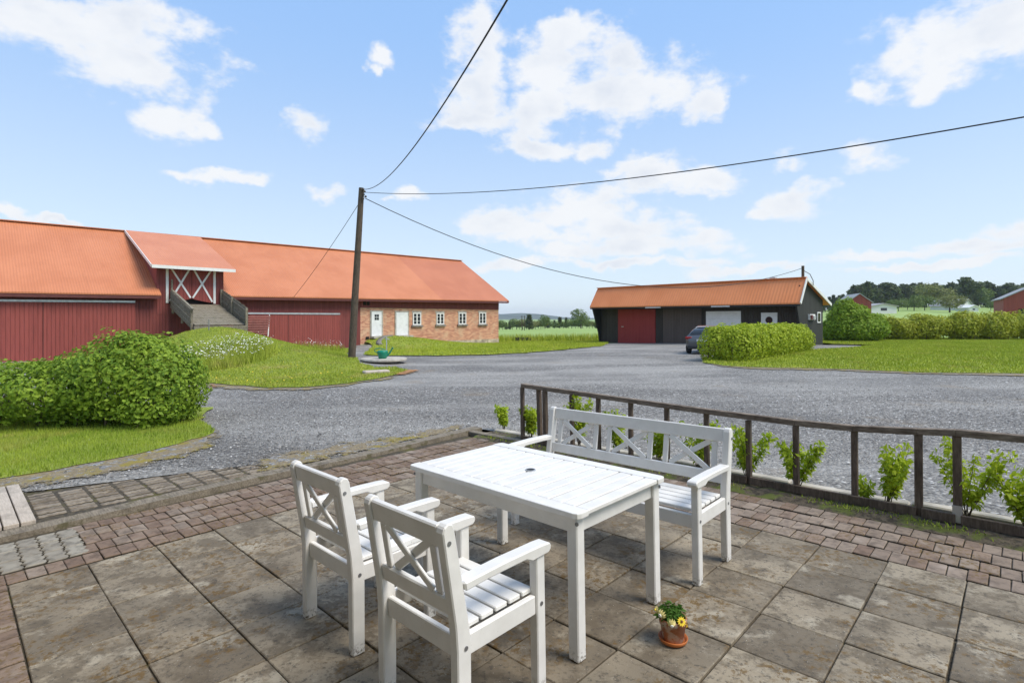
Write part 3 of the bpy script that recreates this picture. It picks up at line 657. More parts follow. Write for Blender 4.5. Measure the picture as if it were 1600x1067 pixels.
    # timber kerb: two long beams
    for (u0, v0, u1, v1, lab) in ((-2.66, -1.6, -2.95, 6.0, 'weathered timber kerb beam running beside the light plank step'), (-2.95, 6.04, -3.2, 13.1, 'weathered timber kerb beam leading to the planting bed corner')):
        mb = MB(); n = 14; e = empty('timber_kerb', lab, 'kerb', group='timber kerb', matrix=patio_matrix(u0, v0))
        for i in range(n):
            f0, f1 = i/n, (i+1)/n; sag = lambda f: .010*math.sin(f*5+u0)
            a = Vector(((u1-u0)*S*f0, (v1-v0)*S*f0, .004 + sag(f0))); b = Vector(((u1-u0)*S*f1, (v1-v0)*S*f1, .004 + sag(f1)))
            w = .16; mb.add([a+Vector((-w*.55, 0, -.08)), a+Vector((w*.55, 0, -.08)), a+Vector((w*.5, 0, .03)), a+Vector((-w*.5, 0, .034)), b+Vector((-w*.55, 0, -.08)), b+Vector((w*.55, 0, -.08)), b+Vector((w*.5, 0, .03)), b+Vector((-w*.5, 0, .034))], [(0, 1, 2, 3), (7, 6, 5, 4), (1, 5, 6, 2), (2, 6, 7, 3), (3, 7, 4, 0)])
        mb.build('beam', M['kerb_wood'], e)
    mb = MB(); e = empty('timber_kerb', 'short timber kerb beam closing the far end of the brick border', 'kerb', group='timber kerb', matrix=patio_matrix(-3.1, 12.55)); mb.box(0, 2.6*S, -.06, .05, -.08, .035); mb.build('beam', M['kerb_wood'], e, .006)
    # light planks at the left edge
    st = empty('plank_step', 'pale wooden plank step left of the zigzag pavers', 'step', matrix=patio_matrix(-4.85, .1))
    for k in range(4):
        v = .40 - k*.255; mb = MB(); mb.box(-1.86*S, 1.86*S, (v-.115)*S, (v+.115)*S, .02, .055); mb.build('plank', M['plank_wood'], st, .004)
    for q in (-1.5, 1.5): MB().box((q-.1)*S, (q+.1)*S, -.5*S, .5*S, -.08, .019).build('bearer', M['kerb_wood'], st)
    # planting bed with its stone kerb
    bed = empty('planting_bed', 'narrow soil bed with moss behind the brick border', None, kind='structure', matrix=patio_matrix(0, 0))
    mb = MB(); nx = 60
    xs = np.linspace(-2.4, 15, nx)
    vs = [(x*S, v*S, z + .008*math.sin(x*7+v*3) + random.uniform(-.006, .006)) for v, z in ((12.0, -.012), (12.25, .012), (12.6, .02), (12.95, .03), (13.25, .02)) for x in xs]
    mb.add(vs, [(j*nx+i, j*nx+i+1, (j+1)*nx+i+1, (j+1)*nx+i) for j in range(4) for i in range(nx-1)]); mb.build('soil', M['soil'], bed, smooth=True)
    u = -2.5; k = 0
    while u < 14.6:
        l = random.uniform(1.5, 2.4); mb = MB(); mb.box(.01, l*S-.01, -.055, .055, -.10, .045); o = mb.build('kerb_stone', M['concrete'], bed, .012)
        o.location = (u*S, 13.36*S + random.uniform(-.01, .01), random.uniform(-.008, .008)); o.rotation_euler = (0, 0, random.uniform(-.012, .012)); u += l
    # moss and small weeds on the bed
    n = 5200; uu = RNG.uniform(-2.3, 14.4, n); vv = np.where(RNG.random(n) < .6, RNG.normal(12.28, .10, n), RNG.uniform(12.2, 13.2, n))
    keep = (np.sin(uu*3.1) + np.sin(uu*1.3+2) + RNG.normal(0, .8, n)) > .1; uu, vv = uu[keep], vv[keep]
    x = (cY*(uu+OX) + sY*(vv+OY))*S; y = (-sY*(uu+OX) + cY*(vv+OY))*S; p = np.stack([x, y, A*x + B*y + .018], 1)
    blades('weeds', p[::2], .024, .010, M['mound_blades'], 'small weeds and moss sprouting in the planting bed', 1.2)

# ------------------------------------------------------------------ furniture
def make_seat(name, label, cat, W, panels, matrix, group):
    e = empty(name, label, cat, group=group, matrix=matrix); D = .50; hw = W/2; wh, lg = M['white'], M['white_leg']
    yb = lambda z: -.225 - max(0, z-.42)*.165                  # backrest centre line
    for sx in (-1, 1):
        x0, x1 = sorted((sx*hw, sx*(hw-.046)))
        prof = [(-.255, 0), (-.190, 0), (-.186, .40), (-.200, .50), (-.262, .845), (-.272, .866), (-.292, .872), (-.312, .86), (-.318, .84), (-.262, .48), (-.255, .38)]
        MB().prism(prof, 'x', x0, x1).build('rear_leg', lg, e, .005)
        MB().box(min(sx*hw, sx*(hw-.046)), max(sx*hw, sx*(hw-.046)), .195, .25, 0, .598).build('front_leg', lg, e, .005)
        arm = [(-.218, .600), (-.10, .606), (.12, .606), (.16, .588), (.268, .592), (.283, .605), (.286, .622), (.275, .636), (.22, .640), (.0, .642), (-.224, .636)]
        a0, a1 = sorted((sx*(hw+.010), sx*(hw-.056))); MB().prism(arm, 'x', a0, a1).build('armrest', wh, e, .006)
        MB().box(min(sx*(hw-.008), sx*(hw-.036)), max(sx*(hw-.008), sx*(hw-.036)), -.188, .194, .345, .425).build('side_rail', wh, e, .004)
        for y, z in ((-.29, .80), (-.215, .385), (.222, .385)):
            MB().tube([(sx*(hw-.004), y, z), (sx*(hw+.003), y, z)], .009, 10).build('bolt', M['bolt'], e)
    MB().box(-hw+.047, hw-.047, .205, .235, .335, .418).build('front_rail', wh, e, .004)
    MB().box(-hw+.047, hw-.047, -.232, -.205, .335, .418).build('rear_rail', wh, e, .004)
    n = 5; pitch = .40/n
    for i in range(n):
        y = -.185 + pitch*(i+.5); MB().box(-hw+.038, hw-.038, y-pitch/2+.006, y+pitch/2-.006, .427, .448).build('seat_slat', wh, e, .004)
    def rail(z0, z1, t, nm):
        zc = (z0+z1)/2; up = Vector((0, yb(z1)-yb(z0), z1-z0)).normalized()
        MB().beam((-hw+.047, yb(zc), zc), (hw-.047, yb(zc), zc), t, (z1-z0), up).build(nm, wh, e, .006)
    rail(.770, .862, .030, 'top_rail'); rail(.500, .575, .028, 'lower_rail')
    nrm = Vector((0, -1, -.165)).normalized(); inner = W - .094; pw = inner/panels; z0, z1 = .576, .769
    for k in range(panels):
        xa = -inner/2 + pw*k; m0, m1 = xa + pw*.13, xa + pw*.87
        if panels == 1: m0, m1 = xa + .055, xa + pw - .055
        for x in (m0, m1): MB().beam((x, yb(z0), z0), (x, yb(z1), z1), .038, .016, nrm).build('back_slat', wh, e, .003)
        c0, c1 = m0 + .032, m1 - .032
        MB().beam((c0, yb(z0)+.008, z0), (c1, yb(z1)+.008, z1), .036, .013, nrm).build('cross_slat', wh, e, .003)
        MB().beam((c1, yb(z0)-.007, z0), (c0, yb(z1)-.007, z1), .036, .013, nrm).build('cross_slat', wh, e, .003)
    return e
def build_unseen_house():
    # unseen house wall just outside the left edge, added to shade the near patio
    h = empty('unseen_house_wall', 'unseen plastered house wall with eave, added along the near patio edge to shade it', None, kind='structure', matrix=patio_matrix(0, -2.6))
    MB().box(-5*S, 34*S, -.3, 0, -.3, 5.4).build('wall', M['house_plaster'], h); MB().box(-5*S, 34*S, .002, .06, -.25, .35).build('base_course', M['concrete'], h)
    MB().prism([(-.32, 5.42), (.75, 5.10), (.75, 5.22), (-.32, 5.56)], 'x', -6*S, 35*S).build('eave', M['kerb_wood'], h)
    for u in (3, 20, 26):
        w = MB().box((u)*S, (u+2.6)*S, .003, .05, 1.0, 2.3).build('window', M['trim_white'], h, .01); MB().box((u+.25)*S, (u+2.35)*S, .051, .055, 1.1, 2.2).build('pane', M['glass'], w)
def build_furniture():
    # local +y is the sitting direction
    make_seat('armchair', 'white wooden armchair nearest the camera, cross-slat back, at the table', 'chair', .54, 1, patio_matrix(7.15, 3.235, 0.0), 'white garden armchairs')
    make_seat('armchair', 'white wooden armchair farther left, partly behind the nearest armchair', 'chair', .54, 1, patio_matrix(5.075, 3.355, -.004), 'white garden armchairs')
    make_seat('garden_bench', 'long white wooden bench with three cross panels behind the table', 'bench', 1.55, 3, patio_matrix(6.14, 7.73, math.pi + .01), None)
    t = empty('garden_table', 'white slatted wooden garden table with parasol hole', 'table', matrix=patio_matrix(6.24, 5.42, -.012)); wh = M['white']
    L, Wd, z0, z1 = 1.34, .83, .684, .713
    for s in (-1, 1):
        y0, y1 = sorted((s*Wd/2, s*(Wd/2-.088)))
        MB().prism([(-L/2+.03, y0 if s < 0 else y1), (L/2-.03, y0 if s < 0 else y1), (L/2-.008, (y0 if s < 0 else y1) + (.008 if s < 0 else -.008)), (L/2, (y0 if s < 0 else y1) + (.03 if s < 0 else -.03)), (L/2, y1 if s < 0 else y0), (-L/2, y1 if s < 0 else y0), (-L/2, (y0 if s < 0 else y1) + (.03 if s < 0 else -.03)), (-L/2+.008, (y0 if s < 0 else y1) + (.008 if s < 0 else -.008))], 'z', z0, z1).build('edge_board', wh, t, .005, seg=2)
        MB().box(-L/2+.09, L/2-.09, min(s*(Wd/2-.045), s*(Wd/2-.068)), max(s*(Wd/2-.045), s*(Wd/2-.068)), .600, .683).build('apron', wh, t, .003)
        x0, x1 = sorted((s*(L/2-.045), s*(L/2-.068))); MB().box(x0, x1, -Wd/2+.09, Wd/2-.09, .600, .683).build('apron', wh, t, .003)
    n = 16; pitch = L/n
    for i in range(n):
        x = -L/2 + pitch*(i+.5); MB().box(x-pitch/2+.0052, x+pitch/2-.0052, -Wd/2+.0895, Wd/2-.0895, z0+.004, z1-.001 + random.uniform(-.001, .001)).build('table_slat', wh, t, .004)
    for sx in (-1, 1):
        for sy in (-1, 1):
            x0, x1 = sorted((sx*(L/2-.028), sx*(L/2-.090))); y0, y1 = sorted((sy*(Wd/2-.028), sy*(Wd/2-.090)))
            o = MB().box(x0, x1, y0, y1, 0, .683).build('leg', M['white_leg'], t, .006)
            MB().tube([(sx*(L/2-.030), sy*(Wd/2-.030), .655), (sx*(L/2-.024), sy*(Wd/2-.024), .655)], .009, 10).build('bolt', M['bolt'], t)
    MB().tube([(0, 0, z1-.002), (0, 0, z1+.0025)], .026, 24).build('parasol_hole', M['black'], t)
    MB().lathe([(.026, z1-.002), (.026, z1+.004), (.032, z1+.004), (.033, z1-.001)], 24).build('hole_ring', M['galv'], t)
    # flower pot in its saucer
    pm = patio_matrix(8.43, 5.60)
    sc = empty('plant_saucer', 'orange terracotta saucer under the flower pot', 'saucer', matrix=pm)
    MB().lathe([(0, 0), (.056, 0), (.066, .008), (.072, .024), (.069, .026), (.062, .012), (.054, .008), (0, .008)], 32).build('dish', M['saucer'], sc, smooth=True)
    pm2 = pm.copy(); pm2.translation = pm.translation + _en*.0085
    pt = empty('flower_pot', 'small weathered terracotta pot with yellow daisies', 'flower pot', matrix=pm2)
    MB().lathe([(0, 0), (.047, 0), (.050, .004), (.062, .082), (.066, .083), (.068, .112), (.064, .115), (.060, .112), (.058, .090), (0, .088)], 36).build('pot', M['terracotta'], pt, smooth=True)
    MB().lathe([(.0, .097), (.057, .096), (.059, .09)], 20).build('soil', M['potsoil'], pt)
    rg = np.random.default_rng(3); n = 420; th = rg.uniform(0, 6.28, n); r = .05*np.sqrt(rg.random(n)); h = rg.random(n)
    p = np.stack([np.cos(th)*r*(1+.35*h) - .012, np.sin(th)*r*(1+.35*h), .095 + h*(.075 - .5*r)], 1); d = np.stack([np.cos(th)*.6, np.sin(th)*.6, np.full(n, .8)], 1); d /= np.linalg.norm(d, axis=1)[:, None]
    leaves('foliage', p, d, .030, M['leaf_pot'], pt, .42, .1, 3)
    def daisy(c, axis, r, petal, eye, droop, k=12):
        c = Vector(c); ax = Vector(axis).normalized(); a = ax.orthogonal().normalized(); b = ax.cross(a); mb = MB()
        for i in range(k):
            t = 2*math.pi*i/k; dr = a*math.cos(t) + b*math.sin(t); sd = ax.cross(dr); tip = c + dr*r*(1-.5*droop) - ax*r*droop
            mid = c + dr*r*.6*(1-.2*droop) - ax*r*.4*droop; mb.add([c + dr*r*.15, mid + sd*r*.17, tip, mid - sd*r*.17], [(0, 1, 2), (0, 2, 3)])
        f = mb.build('flower', petal, pt); fe = MB().lathe([(0, .004), (r*.22, .002), (r*.25, -.003), (0, -.004)], 10).build('flower_eye', eye, f); fe.matrix_local = Matrix.Translation(c + ax*.003) @ ax.to_track_quat('Z', 'Y').to_matrix().to_4x4()
        MB().tube([c - ax*.002, (c*.55 + Vector((0, 0, .075))), Vector((c.x*.2, c.y*.2, .09))], .0016, 5).build('stem', M['leaf_pot'], pt)
    bw = lambda x, y, z: tuple(pm2.inverted().to_3x3() @ Vector((x, y, z)))   # positions given right / away / up
    daisy(bw(.022, -.066, .126), bw(.1, -.85, .5), .024, M['petal_yellow'], M['flower_eye'], 0)
    daisy(bw(-.030, -.080, .112), bw(-.1, -.6, -.25), .034, M['petal_pale'], M['petal_white'], .75)
    daisy(bw(-.076, -.040, .142), bw(-.6, -.5, -.10), .034, M['petal_pale'], M['petal_white'], .6)
    daisy(bw(-.090, -.005, .152), bw(-.8, -.2, .1), .022, M['petal_pale'], M['petal_yellow'], .5)
    daisy(bw(.062, -.028, .078), bw(.8, -.3, -.5), .018, M['petal_yellow'], M['flower_eye'], .8)

# ------------------------------------------------------------------ low fence and its young shrubs
def u_on_line(px, v):                                     # where the line v = const crosses the image column px
    r = (px-800)/F; a = (v+OY)
    # x = r*y with x = cY*U+sY*a, y = -sY*U+cY*a
    return (r*cY*a - sY*a)/(cY + r*sY) - OX
def build_fence():
    V = 12.68; e = empty('low_fence', 'low brown timber fence with open posts beside the patio', 'fence', matrix=patio_matrix(0, V))
    cols = [817, 842, 853, 895, 936, 986, 1043, 1105, 1171, 1245, 1336, 1436, 1497, 1612, 1760]
    us = [u_on_line(p, V) for p in cols]
    tops = {817: .755, 842: .745, 853: .742, 895: .725, 936: .715, 986: .705, 1043: .695, 1105: .672, 1171: .655, 1245: .655, 1336: .660, 1436: .690, 1497: .712, 1612: .715, 1760: .72}
    for i, (p, u) in enumerate(zip(cols, us)):
        th = .046 if p not in (1436, 1497, 842, 853) else .054; t = tops[p]; y = .0 if p not in (842,) else .03
        o = MB().box(-th/2, th/2, -th/2, th/2, -.04, t-.027).build('post', M['fence_wood'], e, .004); o.location = (u*S, y, 0); o.rotation_euler = (random.uniform(-.012, .012), random.uniform(-.012, .012), random.uniform(-.06, .06))
    def rails(ids, zoff, nm, w, h, mat, zfix=None):
        for a, b in zip(ids[:-1], ids[1:]):
            za = tops[cols[a]]-zoff if zfix is None else zfix; zb = tops[cols[b]]-zoff if zfix is None else zfix
            MB().beam((us[a]*S, 0, za), (us[b]*S, 0, zb), w, h).build(nm, mat, e, .004)
    rails([0, 2, 4, 7, 9, 10, 11], 0, 'top_rail', .062, .052, M['rail_wood']); rails([11, 12], 0, 'top_rail', .06, .05, M['rail_wood']); rails([12, 13, 14], 0, 'top_rail', .062, .052, M['rail_wood'])
    for a, b in ((0, 4), (4, 8), (8, 11), (11, 12), (12, 14)):
        MB().beam((us[a]*S+.02, -.036, .058), (us[b]*S-.012, -.036, .058), .026, .075).build('bottom_rail', M['fence_wood'], e, .004)
    MB().box(us[12]*S-.03, us[12]*S+.03, -.035, -.029, .03, .16).build('bracket', M['galv'], e)
    rg = random.Random(4)
    # young shrubs
    spots = [(787, 13.6, .34, 'leftmost young shrub at the far corner of the bed'), (830, 13.0, .42, 'young shrub right behind the first fence post'), (905, 13.0, .66, 'tall young shrub showing above the left end of the bench'),
             (966, 13.0, .56, 'young shrub seen above the left bench panel'), (1028, 13.0, .42, 'young shrub seen through the middle bench panel'), (1090, 13.0, .50, 'young shrub seen through the right bench panel'),
             (1168, 13.0, .50, 'bushy young shrub just right of the bench'), (1247, 13.0, .44, 'heart-shaped young shrub behind a fence post right of the bench'), (1352, 13.0, .20, 'tiny sprout between two larger young shrubs'),
             (1408, 13.0, .47, 'leaning young shrub with dense pale crown near the fence joint'), (1512, 13.0, .58, 'tall loose young shrub right of the metal bracket'), (1607, 13.0, .42, 'young shrub cut by the right picture edge')]
    for k, (px, v, h, lab) in enumerate(spots):
        u = u_on_line(px, v); m = patio_matrix(u, v, 0, .02); s = empty('young_shrub', 'pale green ' + lab, 'shrub', group='young shrubs along the fence', matrix=m)
        r2 = np.random.default_rng(40+k); mb = MB(); P, Dd = [], []; ns = 3 if h < .3 else 9
        wid = h*.32 if k in (0, 1, 2, 3, 8) else h*.46; lean = -.10 if k == 9 else 0
        for _ in range(ns):
            a = r2.uniform(0, 6.28); rr = wid*math.sqrt(r2.random()); tip = Vector((math.cos(a)*rr, math.sin(a)*rr, h*r2.uniform(.72, 1.0))); base = Vector((lean + r2.normal(0, .012), r2.normal(0, .012), -.02)); mid = base.lerp(tip, .5)*.85 + Vector((0, 0, .04*h))
            mb.tube([base, mid, tip], [.0045, .003, .0015], 5)
            nl = int(95 if h > .3 else 45)
            for t in r2.uniform(.28, 1.03, nl):
                q = base.lerp(mid, t*2) if t < .5 else mid.lerp(tip, t*2-1); a2 = r2.uniform(0, 6.28); off = Vector((math.cos(a2), math.sin(a2), .5))
                P.append(tuple(q + off*r2.uniform(.004, .042))); Dd.append(tuple(off.normalized()))
        mb.build('stems', M['twig'], s)['kind'] = 'stuff'; leaves('foliage', np.array(P), np.array(Dd), .050, M['leaf_young'], s, .5, .0, 50+k)

# ------------------------------------------------------------------ barn
def build_barn():
    ZB = -.60; e = empty('barn', 'long red barn with orange roof, brick right end and cross-braced loft doors', 'barn', (BO[0], BO[1], ZB), BA)
    X0, W = -46.0, 11.6
    ze = lambda x: 3.09 + .0100*x - ZB; zr = lambda x: 6.96 + .0084*x - ZB
    yr = W/2; ye = -.5; front = lambda x, y: ze(x) + (zr(x)-ze(x))*(y-ye)/(yr-ye)
    wp = lambda px, py, off=0.: (lambda q: (q[0], q[1]-ZB))(wallpt(px, py, BO, BA, off))
    xb = wp(563, 500)[0]; zbr = wp(680, 482.5)[1]; xdl, xdr = wp(245, 440)[0], wp(349, 440)[0]
    zd = wp(300, 474)[1]                                     # loft floor
    def wall(x0, x1, z0, z1, nm, mat, y0=0., y1=.12):
        n = max(1, int((x1-x0)/6)); mb = MB()
        for i in range(n):
            a, b = x0+(x1-x0)*i/n, x0+(x1-x0)*(i+1)/n; za, zb = (z1(a), z1(b)) if callable(z1) else (z1, z1)
            mb.add([(a, y0, z0), (b, y0, z0), (b, y1, z0), (a, y1, z0), (a, y0, za), (b, y0, zb), (b, y1, zb), (a, y1, za)], [(4, 5, 6, 7), (0, 1, 5, 4), (1, 2, 6, 5), (2, 3, 7, 6), (3, 0, 4, 7)])
        return mb.build(nm, mat, e)
    top = lambda x: front(x, 0)-.03
    wall(X0, xdl, -.6, top, 'board_wall', M['barn_red']); wall(xdl, xdr, -.6, zd-.05, 'board_wall', M['barn_red']); wall(xdr, xb, -.6, top, 'board_wall', M['barn_red'])
    wall(xb, 0, zbr+.002, top, 'board_band', M['barn_red'], -.03, .12)
    # brick end with openings filled by doors and windows set into it
    wall(xb, 0, .02, zbr, 'brick_wall', M['brickwall'], 0, .3); wall(xb+.002, .012, -.6, .45, 'plinth', M['plinth'], -.04, .3)
    MB().box(0, .10, .31, W, -.6, 3.3).build('end_wall', M['brickwall'], e); MB().prism([(0, 3.302), (W, 3.302), (W/2, zr(0)-.1)], 'x', 0, .1).build('gable', M['barn_red'], e)
    wall(X0, 0, -.6, top, 'rear_wall', M['barn_red'], W-.12, W)
    # roof in the sheets seen on it
    xs = wp(691, 466, ye)[0]
    def slope(x0, x1, nm, mat, back=False):
        n = max(1, int((x1-x0)/5)); mb = MB()
        for i in range(n):
            a, b = x0+(x1-x0)*i/n, x0+(x1-x0)*(i+1)/n; ya = W+.5 if back else ye
            p = [(a, ya, ze(a)), (b, ya, ze(b)), (b, yr, zr(b)), (a, yr, zr(a))]; t = Vector((0, 0, -.07)); mb.add(p + [Vector(q)+t for q in p], [(0, 1, 2, 3), (7, 6, 5, 4), (0, 4, 5, 1), (1, 5, 6, 2), (3, 7, 4, 0)])
        return mb.build(nm, mat, e)
    r1 = wp(252, 458, ye)[0]; r2 = wp(352, 463, ye)[0]
    slope(X0, r1, 'roof', M['roof_orange']); slope(r2, xs, 'roof', M['roof_orange']); o = slope(xs+.001, .75, 'roof', M['roof_brown']); o['label'] = 'browner roof sheets over the brick end'; slope(X0, .75, 'roof', M['roof_orange'], True)
    MB().beam((X0, yr, zr(X0)+.03), (.75, yr, zr(.75)+.03), .35, .05).build('ridge_cap', M['roof_brown'], e)
    MB().beam((X0, ye+.03, ze(X0)-.16), (r1, ye+.03, ze(r1)-.16), .03, .15).build('fascia', M['fascia_red'], e); MB().beam((r2, ye+.03, ze(r2)-.16), (.72, ye+.03, ze(.72)-.16), .03, .13).build('fascia', M['fascia_red'], e)
    MB().beam((.74, ye, ze(0)-.13), (.74, yr, zr(0)-.13), .03, .12, (0, 0, 1)).build('barge_board', M['fascia_red'], e)
    k = X0 + 1
    while k < 0:
        if not (xdl-.6 < k < xdr+.4): MB().box(k-.05, k+.05, ye+.1, .0, ze(k)-.16, ze(k)-.05).build('rafter_end', M['fascia_red'], e)
        k += 2.6
    # sliding doors
    def slide(px0, px1, py_top, seam, lab, rail0, rail1, pyr0, pyr1):
        a, b, zt = wp(max(px0, -400), py_top)[0], wp(px1, py_top)[0], wp((max(px0, 0)+px1)/2, py_top)[1]; s = wp(seam, py_top)[0]
        for x0, x1 in ((a, s-.015), (s+.015, b)):
            MB().box(x0, x1, -.15, -.085, -.45, zt).build('sliding_door', M['door_red'], e)
        MB().box(s-.012, s+.012, -.165, -.15, -.45, zt).build('door_seam', M['fascia_red'], e)
        q0, q1 = wp(rail0, pyr0, -.14), wp(rail1, pyr1, -.14); MB().beam((q0[0], -.14, q0[1]), (q1[0], -.14, q1[1]), .09, .10).build('door_rail', M['galv'], e)
        MB().box(b+.01, b+.13, -.10, -.002, -.45, zt+.1).build('door_post', M['barn_red'], e)
    slide(-300, 210, 473, 67, '', -300, 211, 466.5, 471.5); slide(388, 530, 492, 449, '', 384, 531, 489.5, 490.5)
    q = wp(-330, 470); MB().box(X0+.5, q[0], -.15, -.085, -.4, q[1]).build('sliding_door', M['door_red'], e)
    a, zt = wp(567, 467.5); b, zl = wp(577, 477); MB().box(a, b, -.05, -.028, zl, zt).build('loft_hatch', M['dark_void'], e); MB().box((a+b)/2-.03, (a+b)/2+.03, -.06, -.051, zl, zt).build('hatch_bar', M['fascia_red'], e)
    # doors
    for (p0, p1, t, bt, win) in ((580, 595.5, 487, 525, True), (618.5, 636.5, 488, 523.5, False)):
        x0, z1 = wp(p0, t); x1, z0 = wp(p1, bt); d = MB().box(x0, x1, -.07, -.01, z0, z1).build('door', M['door_white'], e, .004)
        for xx0, xx1, zz0, zz1 in ((x0-.09, x0-.003, z0, z1+.10), (x1+.003, x1+.13, z0, z1+.10), (x0-.003, x1+.003, z1+.003, z1+.10)): MB().box(xx0, xx1, -.05, -.002, zz0, zz1).build('door_frame', M['concrete'], e)
        MB().box(x0-.12, x1+.16, -.55, -.045, z0-.14, z0-.01).build('threshold', M['concrete'], e)
        MB().box(x1-.16, x1-.06, -.10, -.071, (z0+z1)/2-.08, (z0+z1)/2-.05).build('handle', M['galv'], d)
        if win:
            xm = (x0+x1)/2; 
            for i in (0, 1):
                for j in (0, 1): MB().box(xm-.17+i*.18, xm-.01+i*.18, -.076, -.071, z1-.58+j*.21, z1-.40+j*.21).build('pane', M['glass'], d)
    for p0, p1, t, bt in ((644.5, 657.5, 488.5, 508), (681.5, 693.5, 489, 507), (716, 728, 488.5, 506.7), (748, 759, 488.2, 506.3)):
        x0, z1 = wp(p0, t); x1, z0 = wp(p1, bt); xm = (x0+x1)/2; f = MB()
        for a0, a1, c0, c1 in ((x0, x0+.09, z0, z1), (x1-.09, x1, z0, z1), (xm-.05, xm+.05, z0+.09, z1-.09), (x0+.09, x1-.09, z1-.09, z1), (x0+.09, x1-.09, z0, z0+.09)): f.box(a0, a1, -.06, -.005, c0, c1)
        for q in (1/3, 2/3):
            zz = z0+(z1-z0)*q; f.box(x0+.09, xm-.05, -.05, -.008, zz-.015, zz+.015); f.box(xm+.05, x1-.09, -.05, -.008, zz-.015, zz+.015)
        w = f.build('window', M['trim_white'], e); MB().box(x0+.05, x1-.05, -.02, -.004, z0+.05, z1-.05).build('pane', M['glass'], w); MB().box(x0-.10, x1+.12, -.12, -.003, z0-.13, z0-.003).build('sill', M['fieldstone'], w)
        MB().box(x0-.06, x1+.06, -.02, -.003, z1+.003, z1+.13).build('lintel', M['concrete'], w)
    x0, z1 = wp(571, 526); x1, z0 = wp(576, 530); MB().box(x0, x1, -.05, -.041, z0, z1).build('vent_hole', M['dark_void'], e)
    # loft dormer over the bridge
    zde = 4.34-ZB; ydf = -.75; ydb = yr-.15
    dz = lambda y: zde + (zr((xdl+xdr)/2)+.05-zde)*(y-ydf)/(ydb-ydf)
    de0, de1 = wp(237, 414, ydf)[0], wp(368, 423, ydf)[0]
    p = [(de0, ydf, dz(ydf)), (de1, ydf, dz(ydf)), (de1, ydb, dz(ydb)), (de0, ydb, dz(ydb))]; t = Vector((0, 0, -.08))
    dr = MB().add(p + [Vector(q)+t for q in p], [(0, 1, 2, 3), (7, 6, 5, 4), (0, 4, 5, 1), (1, 5, 6, 2), (2, 6, 7, 3), (3, 7, 4, 0)]).build('dormer_roof', M['roof_dormer'], e)
    MB().box(de0, de1, ydf-.03, ydf-.002, dz(ydf)-.17, dz(ydf)-.005).build('fascia', M['trim_white'], dr); MB().beam((de0-.02, ydf, dz(ydf)-.06), (de0-.02, ydb, dz(ydb)-.06), .03, .15).build('barge_board', M['trim_white'], dr)
    MB().prism([(0.0, front(xdl, 0)-.25), (0.0, dz(0)-.08), (ydb, dz(ydb)-.08)], 'x', xdl, xdl+.1).build('dormer_side', M['door_red'], e); MB().prism([(0.0, front(xdr, 0)-.25), (0.0, dz(0)-.08), (ydb, dz(ydb)-.08)], 'x', xdr-.1, xdr).build('dormer_side', M['barn_red'], e)
    q0, q1 = wp(263, 440)[0], wp(333, 440)[0]
    MB().box(xdl, q0, -.02, .1, zd-.6, dz(0)-.08).build('dormer_front', M['barn_red'], e); MB().box(q1, xdr, -.02, .1, zd-.6, dz(0)-.08).build('dormer_front', M['barn_red'], e); MB().box(q0, q1, .1, .2, zd-.6, dz(0)-.08).build('dormer_front', M['dark_void'], e)
    zt = dz(0)-.22; MB().box(q0, q1, -.015, .09, zt, dz(0)-.08).build('lintel', M['barn_red'], e)
    qm = (q0+q1)/2
    for a, b in ((q0+.02, qm-.01), (qm+.01, q1-.02)):
        # leaves with an arched foot
        c = (a+b)/2; ft = lambda x: zd + .05 + .20*max(0, 1-abs(x-qm)/1.0)**1.3
        pts = [(a + (b-a)*i/8, ft(a + (b-a)*i/8)) for i in range(9)] + [(b, zt-.01), (a, zt-.01)]
        d = MB().prism(pts, 'y', -.05, .0).build('loft_door', M['door_red'], e)
        MB().beam((a+.04, -.062, zt-.05), (b-.04, -.062, ft(b)+.05), .09, .022, (0, -1, 0)).build('cross_brace', M['trim_white'], d); MB().beam((a+.04, -.085, ft(a)+.05), (b-.04, -.085, zt-.05), .09, .022, (0, -1, 0)).build('cross_brace', M['trim_white'], d)
    for x in (q0-.06, q1+.06): MB().box(x-.06, x+.06, -.055, -.021, zd, zt+.12).build('door_trim', M['trim_white'], e)
    # stove pipe-free ridge; leaning lattice panel left of the right sliding door
    a0, z1 = wp(383, 492, -.4); a1, z0 = wp(424, 522, -.4)
    pn = empty('leaning_panel', 'dull red slatted panel with a white edge leaning on the barn', 'panel', (*world((a0+a1)/2, -.55, BO, BA), z0+ZB), BA)
    w = (a1-a0)
    for k in range(8): MB().beam((-w/2, .05+k*.045*.4, (z1-z0)*(k+.3)/8), (w/2-.1*(8-k)/8*2, .05+k*.045*.4, (z1-z0)*(k+.3)/8), .03, (z1-z0)/8*.72).build('slat', M['panel_red'], pn)
    MB().beam((w/2-.25, -.02, -.1), (w/2-.05, .30, (z1-z0)), .05, .06).build('edge_board', M['trim_white'], pn)
    MB().beam((-w/2+.15, .09, -.25), (-w/2+.15, .38, (z1-z0)), .05, .05).build('edge_board', M['barn_red'], pn)
    # ------------- bridge from mound to loft
    s = 3.9; zf = 1.30; b0, b1 = wp(269, 474)[0], wp(343, 474)[0]; bl = b1-b0
    br = empty('barn_bridge', 'weathered plank bridge from the grassy ramp to the loft doors', 'bridge', (*world(b0, 0, BO, BA), 0), BA); dzz = (zd+ZB-zf)/s
    zt_ = lambda y: zd+ZB + dzz*y                            # y is negative going out
    n = 19
